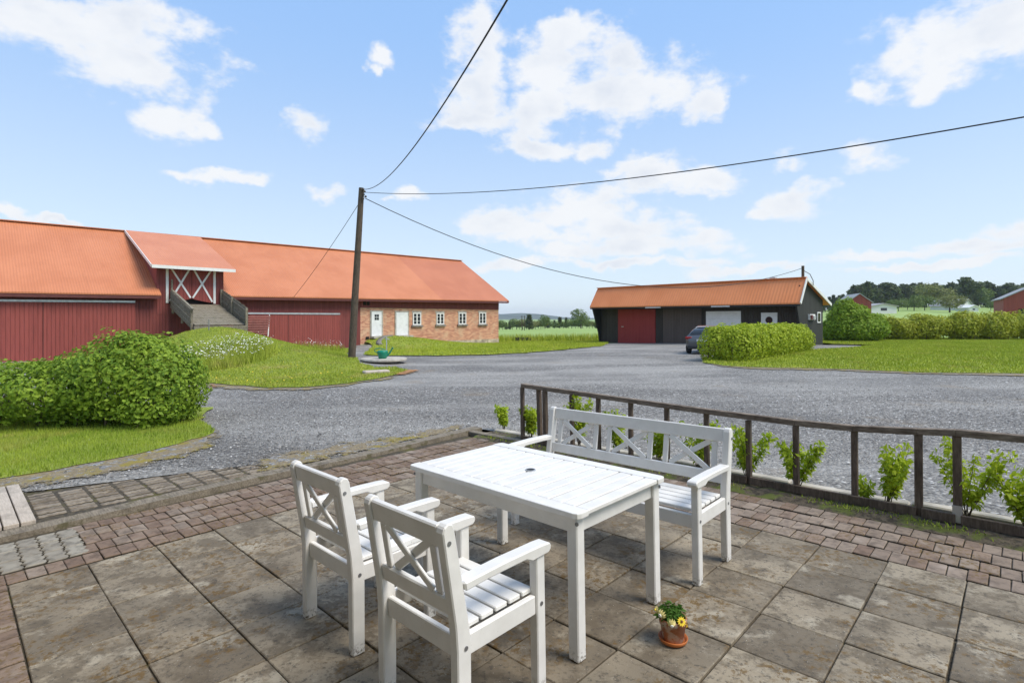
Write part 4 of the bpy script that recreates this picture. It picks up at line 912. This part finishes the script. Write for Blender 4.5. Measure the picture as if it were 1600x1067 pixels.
    for k in range(n):
        y = -.12 - (s-.15)*(k+.5)/n; o = MB().box(.02 + random.uniform(-.04, .04), bl-.02 + random.uniform(-.04, .04), -.092, .092, -.05, random.uniform(-.008, .006)).build('plank', M['old_plank'], br, .006)
        o.location = (0, y, zt_(y)-.02); o.rotation_euler = (math.atan(dzz), 0, random.uniform(-.006, .006))
    for x in (.15, bl/2, bl-.15): MB().beam((x, 0, zt_(0)-.22), (x, -s, zt_(-s)-.22), .16, .24).build('bearer', M['old_plank'], br)
    MB().box(-.05, bl+.05, -s-.16, -s+.04, zf-.42, zf-.08).build('end_beam', M['old_plank'], br, .01)
    for sx, xx in ((0, -.03), (1, bl+.03)):
        for y in ((-.25, -2.0, -3.6) if sx == 0 else (-.2, -1.9, -4.0)): MB().box(xx-.05, xx+.05, y-.05, y+.05, zt_(y)-.5, zt_(y)+(.68 if sx == 0 else .86)).build('post', M['old_plank'], br, .006)
        if sx == 0:
            for h in (-.12, .12, .36, .58): MB().beam((xx-.07, -.1, zt_(-.1)+h), (xx-.07, -3.75, zt_(-3.75)+h), .03, .20).build('side_board', M['old_plank'], br, .004)
            MB().beam((xx, -.1, zt_(-.1)+.72), (xx, -3.8, zt_(-3.8)+.72), .12, .05).build('hand_rail', M['old_plank'], br, .004)
            MB().box(xx-.04, xx+.04, -.12, -.04, zt_(0), zt_(0)+1.25).build('post', M['old_plank'], br)
        else:
            k = 0
            while k < 25:
                y = -.15 - k*.158; MB().box(xx+.052, xx+.078, y-.072, y+.072, zt_(y)-.22 + random.uniform(-.03, .03), zt_(y)+.84 + random.uniform(-.02, .03)).build('side_board', M['old_plank'], br, .004); k += 1
            for h in (.2, .66): MB().beam((xx+.03, -.1, zt_(-.1)+h), (xx+.03, -4.05, zt_(-4.05)+h), .04, .08).build('side_rail', M['old_plank'], br)
    rg = random.Random(9); ab = empty('stone_abutment', 'dry stone abutment under the outer end of the bridge', 'stones', (*world(b0, -s, BO, BA), 0), BA)
    for k in range(34):
        x = rg.uniform(-.9, bl+.5); z = rg.uniform(-.3, .75) if x > 0 else rg.uniform(-.2, .85); r = rg.uniform(.16, .30); mb = MB(); bm_v = []
        mb.lathe([(0, -r*.5), (r*.8, -r*.4), (r, 0), (r*.75, r*.4), (0, r*.5)], 7); mb.v = [(a*rg.uniform(.8, 1.2), b*rg.uniform(.8, 1.2), c*rg.uniform(.85, 1.15)) for a, b, c in mb.v]
        o = mb.build('stone', M['fieldstone'], ab); o.location = (x, rg.uniform(-.05, .30), z); o.rotation_euler = (rg.uniform(-.2, .2), rg.uniform(-.2, .2), rg.uniform(0, 3))
    # wire netting between posts left of the bridge end
    f = empty('netting_post', 'thin metal post beside the outer end of the bridge', 'post', (*world(b0+.35, -s-1.0, BO, BA), zf-.3), BA); MB().tube([(0, 0, -.3), (0, 0, .55)], .03, 6).build('rod', M['wire_fence'], f)

# ------------------------------------------------------------------ garage
def build_garage():
    ZG = -.45; e = empty('garage', 'black board garage with steep orange roof, red door and white doors', 'garage', (GO[0], GO[1], ZG), GA)
    Ln = 15.6; D = 3.3; yr, ye, yb = -.10, -1.12, D+.9
    zr, ze, zbk = 4.07-ZG, 2.53-ZG, 2.55-ZG
    wp = lambda px, py, off=0.: (lambda q: (q[0], q[1]-ZG))(wallpt(px, py, GO, GA, off))
    tw = zr-.35
    fw = MB().box(-Ln, 0, 0, .12, -.5, tw).build('front_wall', M['garage_black'], e)
    k = -Ln + .1
    while k < -.05:
        MB().box(k-.025, k+.025, -.022, -.001, -.45, ze+.25).build('batten', M['garage_black'], fw); k += .30
    MB().box(-Ln, 0, D-.12, D, -.5, zbk+.3).build('rear_wall', M['garage_black'], e)
    zsl = lambda y: zr + (zbk-zr)*(y-yr)/(yb-yr)
    for x0, x1 in ((0, .10), (-Ln-.10, -Ln)):
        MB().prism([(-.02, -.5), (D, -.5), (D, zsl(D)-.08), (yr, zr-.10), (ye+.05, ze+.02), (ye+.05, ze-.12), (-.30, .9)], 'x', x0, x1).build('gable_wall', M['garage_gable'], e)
    t = Vector((0, 0, -.08))
    for ya, za, yc, zc, nm in ((ye, ze, yr, zr, 'roof'), (yb, zbk, yr, zr, 'roof')):
        n = 1; p = [(-Ln-.28, ya, za), (.30, ya, za), (.30, yc, zc), (-Ln-.28, yc, zc)]; MB().add(p + [Vector(q)+t for q in p], [(0, 1, 2, 3), (7, 6, 5, 4), (0, 4, 5, 1), (1, 5, 6, 2), (2, 6, 7, 3), (3, 7, 4, 0)]).build(nm, M['roof_garage'], e)
    MB().beam((-Ln-.28, yr, zr+.03), (.30, yr, zr+.03), .26, .05).build('ridge_cap', M['roof_garage'], e)
    for a, b in (((.33, ye, ze-.04), (.33, yr, zr-.04)), ((.33, yr, zr-.06), (.33, yb, zbk-.06))): MB().beam(a, b, .05, .17).build('barge_board', M['trim_white'], e)
    MB().box(-Ln-.26, .28, ye+.02, ye+.05, ze-.20, ze-.085).build('fascia', M['black'], e)
    for p0, p1 in ((1008, 1032), (1111, 1140)): MB().box(wp(p0, 479, ye)[0], wp(p1, 479, ye)[0], ye+.0, ye+.019, ze-.19, ze-.10).build('fascia_patch', M['panel_grey'], e)
    MB().box(-Ln, 0, ye+.2, -.01, ze-.04, ze-.0).build('soffit', M['black'], e)
    def door(p0, p1, pt, mat, nm, zb=-.02, off=-.06):
        x0, z1 = wp(p0, pt, off); x1 = wp(p1, pt, off)[0]; return MB().box(x0, x1, off, off+.05, zb, z1).build(nm, mat, e, .004), x0, x1, z1
    zg = lambda x: float(g0(*world(x, 0, GO, GA)))-ZG
    d, x0, x1, z1 = door(965.5, 1024, 483.5, M['garage_red'], 'red_door'); MB().box(x0+.35, x0+.55, off_ := -.085, -.061, 1.35, 1.40).build('handle', M['galv'], d)
    door(1036, 1096, 482.5, M['garage_brown'], 'brown_sliding_door', -.03, -.07); x = wp(1097.5, 500)[0]; MB().box(x-.04, x+.04, -.05, -.0235, -.3, ze).build('downpipe', M['black'], e)
    d, x0, x1, z1 = door(1103, 1157.5, 486.5, M['door_white'], 'white_garage_door')
    for k in range(1, 5): MB().box(x0+.01, x1-.01, -.0635, -.061, z1*k/5-.008, z1*k/5+.008).build('panel_groove', M['panel_grey'], d)
    d, x0, x1, z1 = door(1189, 1214.5, 488.5, M['door_white'], 'side_door'); xm = (x0+x1)/2; MB().tube([(xm, -.061, z1-.48), (xm, -.068, z1-.48)], .19, 20).build('round_window', M['glass'], d); r = MB().lathe([(.19, -.004), (.19, .006), (.225, .006), (.225, -.004)], 24).build('window_ring', M['black'], d); r.rotation_euler = (rad(90), 0, 0); r.location = (xm, -.066, z1-.48)
    # gable details: window, letter-box board, lamp
    for yy, w, h in ((D-.75, .62, .70),):
        f = MB(); z0 = 1.75
        for a, b, c, q in ((yy-w/2, yy-w/2+.07, z0, z0+h), (yy+w/2-.07, yy+w/2, z0, z0+h), (yy-w/2+.07, yy+w/2-.07, z0+h-.07, z0+h), (yy-w/2+.07, yy+w/2-.07, z0, z0+.07)): f.box(.101, .14, a, b, c, q)
        wn = f.build('window', M['trim_white'], e); MB().box(.102, .115, yy-w/2+.05, yy+w/2-.05, z0+.05, z0+h-.05).build('pane', M['glass'], wn)
    MB().box(.101, .22, .7, 1.6, 1.95, 2.30).build('mail_shelf', M['trim_white'], e); MB().box(.2205, .30, .75, 1.0, 1.97, 2.25).build('mail_box', M['fascia_red'], e); MB().box(.2205, .30, 1.1, 1.5, 1.97, 2.2).build('mail_box', M['galv'], e)
    MB().box(-.01, .06, yr-.35, yr-.05, zr-1.5, zr-.45).build('vent', M['black'], e)
    # short service post on the ridge
    MB().tube([(.05, yr+.12, zr-.9), (.05, yr+.12, zr+.75)], .085, 10).build('service_post', M['pole_wood'], e)
    MB().tube([(.08, yr+.2, zr+.45), (.3, yr+.55, zr+.25), (.42, yr+.75, zr-.15), (.40, yr+.8, zr-.45)], .02, 6).build('service_cable', M['cable'], e)
    MB().box(-2.0, -1.65, yr+.25, yr+.55, zr-.2, zr+.16).build('vent_hood', M['galv'], e)
    return world(.05, yr+.12, GO, GA), zr+.62+ZG

# ------------------------------------------------------------------ car
def build_car():
    X, Y = 9.75, 26.6; zc = float(ground(X, Y)); a = rad(-30)
    c = empty('parked_car', 'grey hatchback parked behind the clipped hedge at the garage', 'car', (X, Y, zc), a); c.scale = (.90, .90, .90)
    # sections along y (rear -y ... front +y); half widths and heights
    sec = [(-2.15, .62, .42, .78), (-2.08, .80, .34, .98), (-1.7, .89, .24, 1.00), (-.8, .91, .20, .96), (.6, .91, .20, .93), (1.5, .89, .22, .86), (2.1, .80, .28, .72), (2.3, .60, .36, .60)]
    vs, fs = [], []
    for y, w, z0, z1 in sec:
        h = z1-z0; vs += [(-w*.86, y, z0), (-w, y, z0+h*.25), (-w, y, z0+h*.62), (-w*.93, y, z0+h*.93), (-w*.80, y, z1), (0, y, z1+.015), (w*.80, y, z1), (w*.93, y, z0+h*.93), (w, y, z0+h*.62), (w, y, z0+h*.25), (w*.86, y, z0)]
    m = 11
    for i in range(len(sec)-1): fs += [(i*m+k, i*m+k+1, (i+1)*m+k+1, (i+1)*m+k) for k in range(m-1)] + [(i*m+m-1, i*m, (i+1)*m, (i+1)*m+m-1)]
    fs += [tuple(range(m)), tuple((len(sec)-1)*m+k for k in reversed(range(m)))]
    MB().add(vs, fs).build('body', M['car'], c, smooth=True)
    cab = [(-1.95, .70, .97, 1.02), (-1.35, .70, .98, 1.30), (-.55, .66, .98, 1.44), (.25, .65, .96, 1.42), (.8, .68, .93, 1.20), (1.3, .72, .90, .93)]; vs, fs = [], []
    for y, w, z0, z1 in cab: vs += [(-w*1.08, y, z0-.03), (-w*.92, y, z0+(z1-z0)*.8), (-w*.75, y, z1), (0, y, z1+.02), (w*.75, y, z1), (w*.92, y, z0+(z1-z0)*.8), (w*1.08, y, z0-.03)]
    m = 7
    for i in range(len(cab)-1): fs += [(i*m+k, i*m+k+1, (i+1)*m+k+1, (i+1)*m+k) for k in range(m-1)]
    fs += [tuple(range(m)), tuple((len(cab)-1)*m+k for k in reversed(range(m)))]; MB().add(vs, fs).build('cabin_glass', M['glass'], c, smooth=True)
    rf = MB(); ys = [(-1.15, .53, 1.375), (-.55, .50, 1.462), (.25, .49, 1.442), (.6, .50, 1.32)]; vs = []
    for y, w, z in ys: vs += [(-w, y, z-.005), (0, y, z+.018), (w, y, z-.005)]
    rf.add(vs, [(i*3+k, i*3+k+1, i*3+k+4, i*3+k+3) for i in range(3) for k in range(2)]).build('roof', M['car'], c, smooth=True)
    for sx in (-1, 1):
        for y in (-1.42, 1.42):
            t = MB(); w = sx*.80; t.tube([(w-.11, y, .32), (w-.09, y, .32), (w+.09, y, .32), (w+.11, y, .32)], [.26, .32, .32, .26], 22); o = t.build('wheel', M['tyre'], c); r = MB().tube([(w+sx*.108, y, .32), (w+sx*.118, y, .32)], .20, 16).build('rim', M['rim'], o)
        MB().box(sx*.50 if sx > 0 else -.84, .84 if sx > 0 else -.50, -2.13, -2.02, .78, .90).build('tail_light', M['lamp_red'], c, .02)
        MB().box(min(sx*.88, sx*1.0), max(sx*.88, sx*1.0), .75, .9, .95, 1.06).build('mirror', M['car'], c, .02)
    MB().box(-.26, .26, -2.19, -2.155, .66, .77).build('number_plate', M['plate_white'], c, .004); MB().box(-.72, .72, -2.17, -2.02, .26, .42).build('bumper', M['car_trim'], c, .03)
    MB().box(-.62, .62, -2.02, -1.86, 1.0, 1.03).build('spoiler', M['car_trim'], c, .01)

# ------------------------------------------------------------------ pole, cables, well
def sag_line(p, q, sag, n=28):
    p, q = Vector(p), Vector(q); return [p.lerp(q, i/n) - Vector((0, 0, sag*4*(i/n)*(1-i/n))) for i in range(n+1)]
def build_pole(gpost, gz):
    bx, by = on_ground(549, 568.5); zb = float(ground(bx, by)); k = by; top = Vector(((565-800)/F*k, k, H + (Y0-294)/F*k))
    e = empty('utility_pole', 'leaning brown wooden utility pole at the end of the ramp mound', 'pole', (bx, by, zb)); T = top - Vector((bx, by, zb))
    MB().tube([(0, 0, -.3), T*.35, T*.7, T], [.150, .138, .122, .108], 14).build('shaft', M['pole_wood'], e, smooth=False)
    for i, (dx, dz) in enumerate(((.10, -.12), (.16, -.22), (.12, -.34), (.2, -.42), (.1, -.5))):
        o = MB().lathe([(0, 0), (.035, .01), (.045, .05), (.03, .09), (0, .1)], 10).build('insulator', M['insulator'], e); o.location = T + Vector((dx, -.12, dz))
        MB().beam(T + Vector((0, 0, dz+.03)), T + Vector((dx, -.12, dz+.03)), .02, .02).build('bracket', M['insulator'], e)
    def cable(p, q, sag, r, label):
        pts = sag_line(p, q, sag); c = empty('overhead_cable', label, 'cable', tuple(pts[0]), group='overhead cables'); MB().tube([v - pts[0] for v in pts], r, 6).build('wire', M['cable'], c, smooth=True)
    cable(top + Vector((.08, -.05, -.06)), (.30, 5.0, H + 597/F*5), .64, .012, 'black overhead cable rising from the pole to the top picture edge')
    cable(top + Vector((.08, -.05, -.18)), (7.6, 7.1, H + 332/F*7.1), .45, .011, 'black overhead cable from the pole to the right picture edge')
    cable(top + Vector((.15, 0, -.42)), (gpost[0], gpost[1], gz), 2.25, .016, 'sagging black overhead cable from the pole to the garage')
    q = wallpt(459, 464, BO, BA, -.5); w = world(q[0], -.5, BO, BA); cable(top + Vector((-.05, .05, -.5)), (w[0], w[1], q[1]), .15, .011, 'thin overhead cable from the pole down to the barn eave')
    # well cover, standpipe, watering can, stone strip
    wx, wy = on_ground(600, 569.5); zw = float(ground(wx, wy)); k = wy/F
    w = empty('well_cover', 'round pale concrete well cover beside the utility pole', 'well cover', (wx, wy, zw))
    MB().lathe([(0, .16), (.86*1, .16), (.90, .14), (.90, .08), (.86, .06), (0, .06)], 36).build('lid', M['concrete'], w); MB().lathe([(.62, -.1), (.62, .06)], 28).build('ring', M['fieldstone'], w)
    s = empty('standpipe', 'thin upright water pipe standing on the well cover', 'water pipe', (wx+.02, wy+.35, zw+.16)); MB().tube([(0, 0, 0), (0, 0, .82)], .022, 8).build('riser', M['galv'], s); MB().tube([(-.07, 0, .74), (.07, 0, .74), (.10, 0, .70)], .018, 6).build('tap', M['galv'], s)
    cn = empty('watering_can', 'green watering can standing on the well cover', 'watering can', (wx+.02, wy-.32, zw+.16), .15)
    MB().lathe([(0, 0), (.13, 0), (.15, .02), (.215, .26), (.205, .30), (.10, .33), (0, .33)], 20).build('body', M['can_green'], cn, smooth=True); MB().tube([(.14, 0, .08), (.27, 0, .22), (.37, 0, .40)], [.045, .032, .026], 10).build('spout', M['can_green'], cn); MB().tube([(.36, 0, .385), (.40, 0, .42)], [.03, .06], 12).build('rose', M['can_green'], cn)
    MB().tube([(-.20, 0, .22), (-.30, 0, .30), (-.28, 0, .38), (-.10, 0, .40), (.08, 0, .36)], .018, 8).build('handle', M['can_green'], cn)
    x0, y0 = on_ground(568, 585.5); x1, y1 = on_ground(607, 583); pts = [(x0, y0), (x1, y1)]; sl = empty('stone_strip', 'long pale flat stone lying in the grass below the pole', 'stone', ((x0+x1)/2, (y0+y1)/2, float(ground((x0+x1)/2, (y0+y1)/2))+.05), math.atan2(y1-y0, x1-x0)); l = math.hypot(x1-x0, y1-y0); MB().box(-l/2, l/2, -.16, .16, -.1, .07).build('slab', M['plank_wood'], sl, .03)
    # curved stone path edge up to the brick door
    pe = empty('stone_edging', 'curved row of edging stones climbing to the barn door', 'stones', (*world(-12.9, -1.4, BO, BA), 0), BA); rg = random.Random(2)
    for i in range(15):
        t = i/14; lx, ly = 0 + 1.9*t**1.6, -1.7*(1-t)**1.3 + .9; x, y = world(-12.9+lx, -1.4+ly, BO, BA); o = MB().box(-.16, .16, -.11, .11, -.06, .12).build('stone', M['fieldstone'], pe, .03); o.location = (lx, ly, float(ground(x, y))); o.rotation_euler = (rg.uniform(-.1, .1), rg.uniform(-.1, .1), rg.uniform(-.4, .4))

# ------------------------------------------------------------------ hedges and shrubs
def build_greenery():
    rg = random.Random(5); bl = []
    x = -13.5
    while x < -6.6:
        top = .86 + .10*ss(-8.5, -6.8, x) + rg.uniform(-.05, .05); z = -.1; bl.append((x, 8.95 + rg.uniform(-.1, .1), (top+z)/2-.02, .62, .78, (top-z)/2)); x += .5
    bl += [(-7.0, 9.1, .48, .75, .85, .66), (-6.5, 9.15, .60, .85, .90, .78), (-6.1, 9.15, .58, .80, .88, .78), (-5.85, 9.05, .42, .62, .80, .62), (-6.3, 9.0, .95, .50, .6, .42), (-5.8, 8.9, .20, .5, .7, .4)]
    bush('lilac_hedge', 'leafy green lilac hedge on the left with a taller rounded right end', 'hedge', bl, 42000, .074, M['leaf_lilac'], 21, depth=.38, lump=.15, stems=70, droop=.45, aspect=.62)
    bl = []; a, b = np.array([8.25, 20.75]), np.array([14.5, 27.9])
    for t in np.linspace(0, 1, 16):
        p = a + (b-a)*t
        for w in (-.42, .42): bl.append((p[0] + w*.73, p[1] - w*.68, .60 + float(g0(*p)) + rg.uniform(-.03, .05), .62, .62, .78))
    bush('clipped_hedge', 'clipped yellow-green hedge in front of the garage and car', 'hedge', bl, 30000, .135, M['leaf_hedge'], 22, depth=.28, lump=.10, stems=30, droop=.7, aspect=.5)
    gz = float(g0(25.6, 40.5))
    bl = [(25.6, 40.5, gz+.95, 2.2, 1.9, 1.15), (25.2, 40.4, gz+1.75, 1.45, 1.4, 1.1), (25.0, 40.4, gz+2.45, .75, .8, .75), (26.7, 40.4, gz+1.2, 1.25, 1.3, 1.0), (24.3, 40.4, gz+.9, 1.1, 1.2, .9)]
    bush('round_bush', 'large dense green bush right of the garage gable', 'bush', bl, 13000, .24, M['leaf_bush'], 23, depth=.30, lump=.16, stems=16, droop=.9, aspect=.4)
    xs = [28.4, 30.6, 33.2, 36.0, 38.8, 41.6, 44.4]; labs = ['low shrub with loose olive leaves touching the large dense bush', 'low yellow-green shrub second after the large dense bush', 'yellow-green shrub in front of the round willow on the hill', 'full yellow-green shrub below the tall pine on the hill', 'yellow-green shrub below the far white house', 'tall yellow-green shrub under the far right red barn', 'yellow-green shrub at the far right of the shrub row']
    for k, (x, l) in enumerate(zip(xs, labs)):
        y = 43.4 + rg.uniform(-.4, .4); gz = float(g0(x, y)); h = (1.65, 1.9, 2.15, 2.35, 2.4, 2.5, 2.4)[k]
        bl = [(x + rg.uniform(-.9, .9), y + rg.uniform(-.5, .5), gz + h*rg.uniform(.30, .62), rg.uniform(.8, 1.2), rg.uniform(.8, 1.1), h*.36) for _ in range(7)] + [(x, y, gz+h*.45, 1.5, 1.1, h*.48)]
        bush('garden_shrub', l, 'shrub', bl, 4600, .21, M['leaf_yellow'], 60+k, 'shrubs along the back of the lawn', depth=.4, lump=.2, stems=12, droop=.2)
    # white cow parsley on the mound
    def parsley(lab, cx, cy, rx, ry, n, seed):
        r2 = np.random.default_rng(seed); a = r2.uniform(0, 6.28, n); q = np.sqrt(r2.random(n)); x, y = cx + np.cos(a)*q*rx, cy + np.sin(a)*q*ry; p = np.stack([x, y, ground(x, y)], 1); flowers('cow_parsley', p, .022, .55, M['petal_white'], lab)
        k = r2.integers(0, n, n*7); p2 = p[k] + np.stack([r2.normal(0, .12, len(k)), r2.normal(0, .12, len(k)), np.zeros(len(k))], 1); blades('wild_grass', p2, .42, .022, M['mound_blades'], lab.replace('white flowering cow parsley', 'long wild grass between the cow parsley'), .7)
    parsley('white flowering cow parsley on the left flank of the mound', -10.6, 19.6, 1.6, 2.6, 1300, 31)
    x, y = on_ground(487, 556); parsley('white flowering cow parsley behind the mound near the right sliding door', x-1.0, y+3.0, 1.6, 1.0, 220, 32)
    # dark trough on the lawn
    x, y = on_ground(817, 533.5); t = empty('water_trough', 'small dark trough standing in the grass beyond the barn', 'trough', (x, y, float(ground(x, y)))); mb = MB(); mb.box(-.75, .75, -.25, .25, .02, .06)
    for s in (-1, 1): mb.box(-.75, .75, s*.25-.02, s*.25+.02, .061, .38); mb.box(s*.75-.02, s*.75+.02, -.229, .229, .061, .38)
    mb.build('tub', M['trough'], t)
    for s in (-1, 1): MB().box(s*.6-.05, s*.6+.05, -.2, .2, -.15, .019).build('foot', M['trough'], t)

# ------------------------------------------------------------------ far trees and farms
def tree_template(kind, seed):
    r = np.random.default_rng(seed); e = empty('template', None, None)
    if kind == 'spruce':
        MB().tube([(0, 0, -.3), (0, 0, .5), (0, 0, .98)], [.022, .016, .004], 6).build('trunk', M['bark'], e); n = 900; h = r.random(n)**.8; rad_ = .19*(1-h)*(.55+.45*np.abs(np.sin(h*38)))*np.sqrt(r.random(n))+.008; a = r.uniform(0, 6.28, n)
        p = np.stack([np.cos(a)*rad_, np.sin(a)*rad_, .08+h*.92], 1); d = np.stack([np.cos(a), np.sin(a), -.25+0*a], 1); leaves('crown', p, d, .11, M['leaf_dark'], e, .5, .4, seed)
    elif kind == 'pine':
        MB().tube([(0, 0, -.3), (.01, 0, .5), (0, .01, .9)], [.024, .018, .006], 6).build('trunk', M['bark'], e); bl = [(r.normal(0, .07), r.normal(0, .07), z, w, w, w*.62) for z, w in ((.45, .14), (.58, .18), (.70, .19), (.80, .16), (.90, .12), (.55, .15))]
        p, d = blob_points(bl, 1100, .7, .25, seed); leaves('crown', p, d, .085, M['leaf_dark'], e, .7, 0, seed)
    else:
        MB().tube([(0, 0, -.3), (.01, 0, .3), (0, .01, .7)], [.026, .018, .006], 6).build('trunk', M['bark'], e); bl = [(r.normal(0, .12), r.normal(0, .12), r.uniform(.35, .8), w, w, w*.85) for w in r.uniform(.16, .28, 7)]
        p, d = blob_points(bl, 1300, .5, .25, seed); p[:, 2] = np.clip(p[:, 2], .06, 1.05); leaves('crown', p, d, .065, M['leaf_mid'] if kind == 'leafy' else M['leaf_olive'], e, .65, .2, seed)
    return e
def build_far():
    T = {k: [tree_template(k, 70+i+j*10) for i in range(2)] for j, k in enumerate(('spruce', 'pine', 'leafy', 'olive'))}
    used = {}
    def plant(kind, x, y, h, w, lab, group, i):
        src = T[kind][i % 2]; o = copy_tree(src); o.name = {'spruce': 'spruce_tree', 'pine': 'pine_tree', 'leafy': 'broadleaf_tree', 'olive': 'willow_tree'}[kind]; o.location = (x, y, float(ground(x, y))-.05); o.scale = (h*w, h*w, h); o.rotation_euler = (0, 0, random.uniform(0, 6.28)); tag(o, lab, 'tree', group); return o
    rg = random.Random(12)
    # wood on the hill: (pixel x, distance, height m, kind)
    px = 1283; i = 0
    while px < 1700:
        Y = rg.uniform(262, 300); kind = rg.choice(['pine', 'pine', 'spruce', 'spruce', 'leafy']) if px > 1480 or px < 1440 else rg.choice(['pine', 'leafy', 'leafy']); h = rg.uniform(9.5, 13.0) * (.62 if px < 1330 else 1)
        plant(kind, (px-800)/F*Y, Y, h, rg.uniform(.9, 1.25), 'dark %s in the wood on the hill' % {'pine': 'pine', 'spruce': 'spruce', 'leafy': 'leafy tree'}[kind], 'trees of the wood on the hill, %s' % kind, i); px += rg.uniform(2.6, 4.6); i += 1
    plant('pine', (1512-800)/F*240, 240, 14.5, 1.15, 'tallest dark pine standing above the wood on the hill', None, 0)
    plant('olive', (1484-800)/F*190, 190, 6.6, 1.9, 'round olive-green willow in front of the wood', None, 1)
    plant('olive', (1460-800)/F*235, 235, 11.5, 1.3, 'pale broad tree rising behind the round willow', None, 0)
    for k, (p, Y, h) in enumerate(((1404, 205, 5.0), (1428, 210, 6.4), (1445, 214, 6.8), (1390, 220, 4.4), (1418, 225, 5.5), (1548, 215, 4.0), (1560, 220, 4.4))): plant('leafy', (p-800)/F*Y, Y, h, 1.2, 'small leafy tree at the foot of the wood on the hill', 'small trees below the wood', k)
    # tree line across the field, between barn and garage
    px = 770; i = 0
    while px < 960:
        Y = rg.uniform(235, 262); h = rg.uniform(3.2, 5.4); kind = rg.choice(['spruce', 'leafy', 'leafy', 'spruce', 'olive'])
        plant(kind, (px-800)/F*Y, Y, h, rg.uniform(1.1, 1.6), 'small %s in the tree line across the field' % {'spruce': 'spruce', 'leafy': 'leafy tree', 'olive': 'pale tree'}[kind], 'tree line across the field, %s' % kind, i); px += rg.uniform(3.5, 6.5); i += 1
    plant('leafy', (908-800)/F*228, 228, 8.6, 1.25, 'tallest round leafy tree in the line across the field', None, 1)
    plant('spruce', (827-800)/F*230, 230, 6.4, 1.4, 'pointed dark spruce standing out left in the field tree line', None, 0).scale = (11, 11, 6.2)
    plant('leafy', (851-800)/F*232, 232, 6.6, .8, 'slim leafy tree in the middle of the field tree line', None, 0)
    for p, lab in ((815.5, 'left one of two bare poles standing in the far field'), (819.5, 'right one of two bare poles standing in the far field')):
        Y = 190; x = (p-800)/F*Y; z = float(ground(x, Y)); e = empty('field_pole', lab, 'pole', (x, Y, z), group='poles in the far field'); MB().tube([(0, 0, -.3), (0, 0, 5.2)], [.13, .10], 8).build('shaft', M['pole_wood'], e); MB().beam((-.5, 0, 4.9), (.5, 0, 4.9), .10, .10).build('crossarm', M['pole_wood'], e)
    for k in T:
        for o in T[k]:
            for c in list(o.children): bpy.data.objects.remove(c)
            bpy.data.objects.remove(o)
    # farm buildings on the hill
    def farm(name, lab, px0, px1, Y, py_base, py_eave, py_ridge, wallm, roofm, rot, depth, opening=False):
        xc = ((px0+px1)/2-800)/F*Y; wd = (px1-px0)/F*Y; zb = float(ground(xc, Y)); z = lambda py: H + (Y0-py)/F*Y - zb; e = empty(name, lab, 'building', (xc, Y, zb), rot); ev, rd = z(py_eave), z(py_ridge)
        MB().box(-wd/2, wd/2, 0, depth, -1, ev).build('wall', wallm, e); MB().prism([(-wd/2, ev), (wd/2, ev), (0, rd)], 'y', .0, depth).build('gable', wallm, e); r = MB()
        for s in (-1, 1):
            p = [(s*(wd/2+.5), -.5, ev-.35), (0, -.5, rd+.05), (0, depth+.5, rd+.05), (s*(wd/2+.5), depth+.5, ev-.35)]; r.add(p + [(a, b, c+.22) for a, b, c in p], [(0, 1, 2, 3), (7, 6, 5, 4), (0, 4, 5, 1), (1, 5, 6, 2), (2, 6, 7, 3), (3, 7, 4, 0)])
        r.build('roof', roofm, e)
        if opening: MB().box(-wd*.25, wd*.4, -.06, -.01, .0, ev*.5).build('opening', M['dark_void'], e)
        else: MB().box(-wd*.12, wd*.12, -.06, -.01, ev*.35, ev*.7).build('window', M['glass'], e)
        return e
    farm('far_barn', 'small red barn on the hill behind the large bush', 1327, 1359, 165, 484, 472, 459.5, M['far_red'], M['far_roof'], rad(-18), 14)
    farm('far_barn', 'red barn with a grey roof at the right edge of the hill', 1580, 1650, 130, 487, 465, 447, M['far_red'], M['far_roof'], rad(-36), 18, True)
    farm('far_house', 'low white building on the hill right of the small red barn', 1361, 1401, 180, 486, 477.5, 475, M['far_white'], M['far_roof'], 0, 8)
    farm('far_house', 'white house with a grey roof at the edge of the wood', 1500, 1523, 215, 487, 477, 468, M['far_white'], M['far_roof'], rad(20), 12)
    farm('far_house', 'low white shed in front of the white house', 1514, 1529, 200, 487, 480, 477.5, M['far_white'], M['far_white'], 0, 6)

# ------------------------------------------------------------------ build everything
build_ground()
build_barn()
_gp, _gz = build_garage()
build_far()
build_pole(_gp, _gz)
build_car()
build_patio()
build_unseen_house()
build_fence()
build_furniture()
build_greenery()

# ------------------------------------------------------------------ the air: far hills fade to blue
def build_haze():
    m, nt = mk('haze_air'); out = nt.nodes.new('ShaderNodeOutputMaterial'); v = nt.nodes.new('ShaderNodeVolumePrincipled')
    v.inputs['Color'].default_value = (.80, .88, 1.0, 1); v.inputs['Density'].default_value = 1.6e-4; v.inputs['Anisotropy'].default_value = .2
    nt.links.new(v.outputs[0], out.inputs['Volume'])
    o = MB().box(-4600, 4600, -1000, 4100, -14, 62).build('haze', m); tag(o, 'pale blue summer haze over the distance', 'haze', kind='stuff')
build_haze()
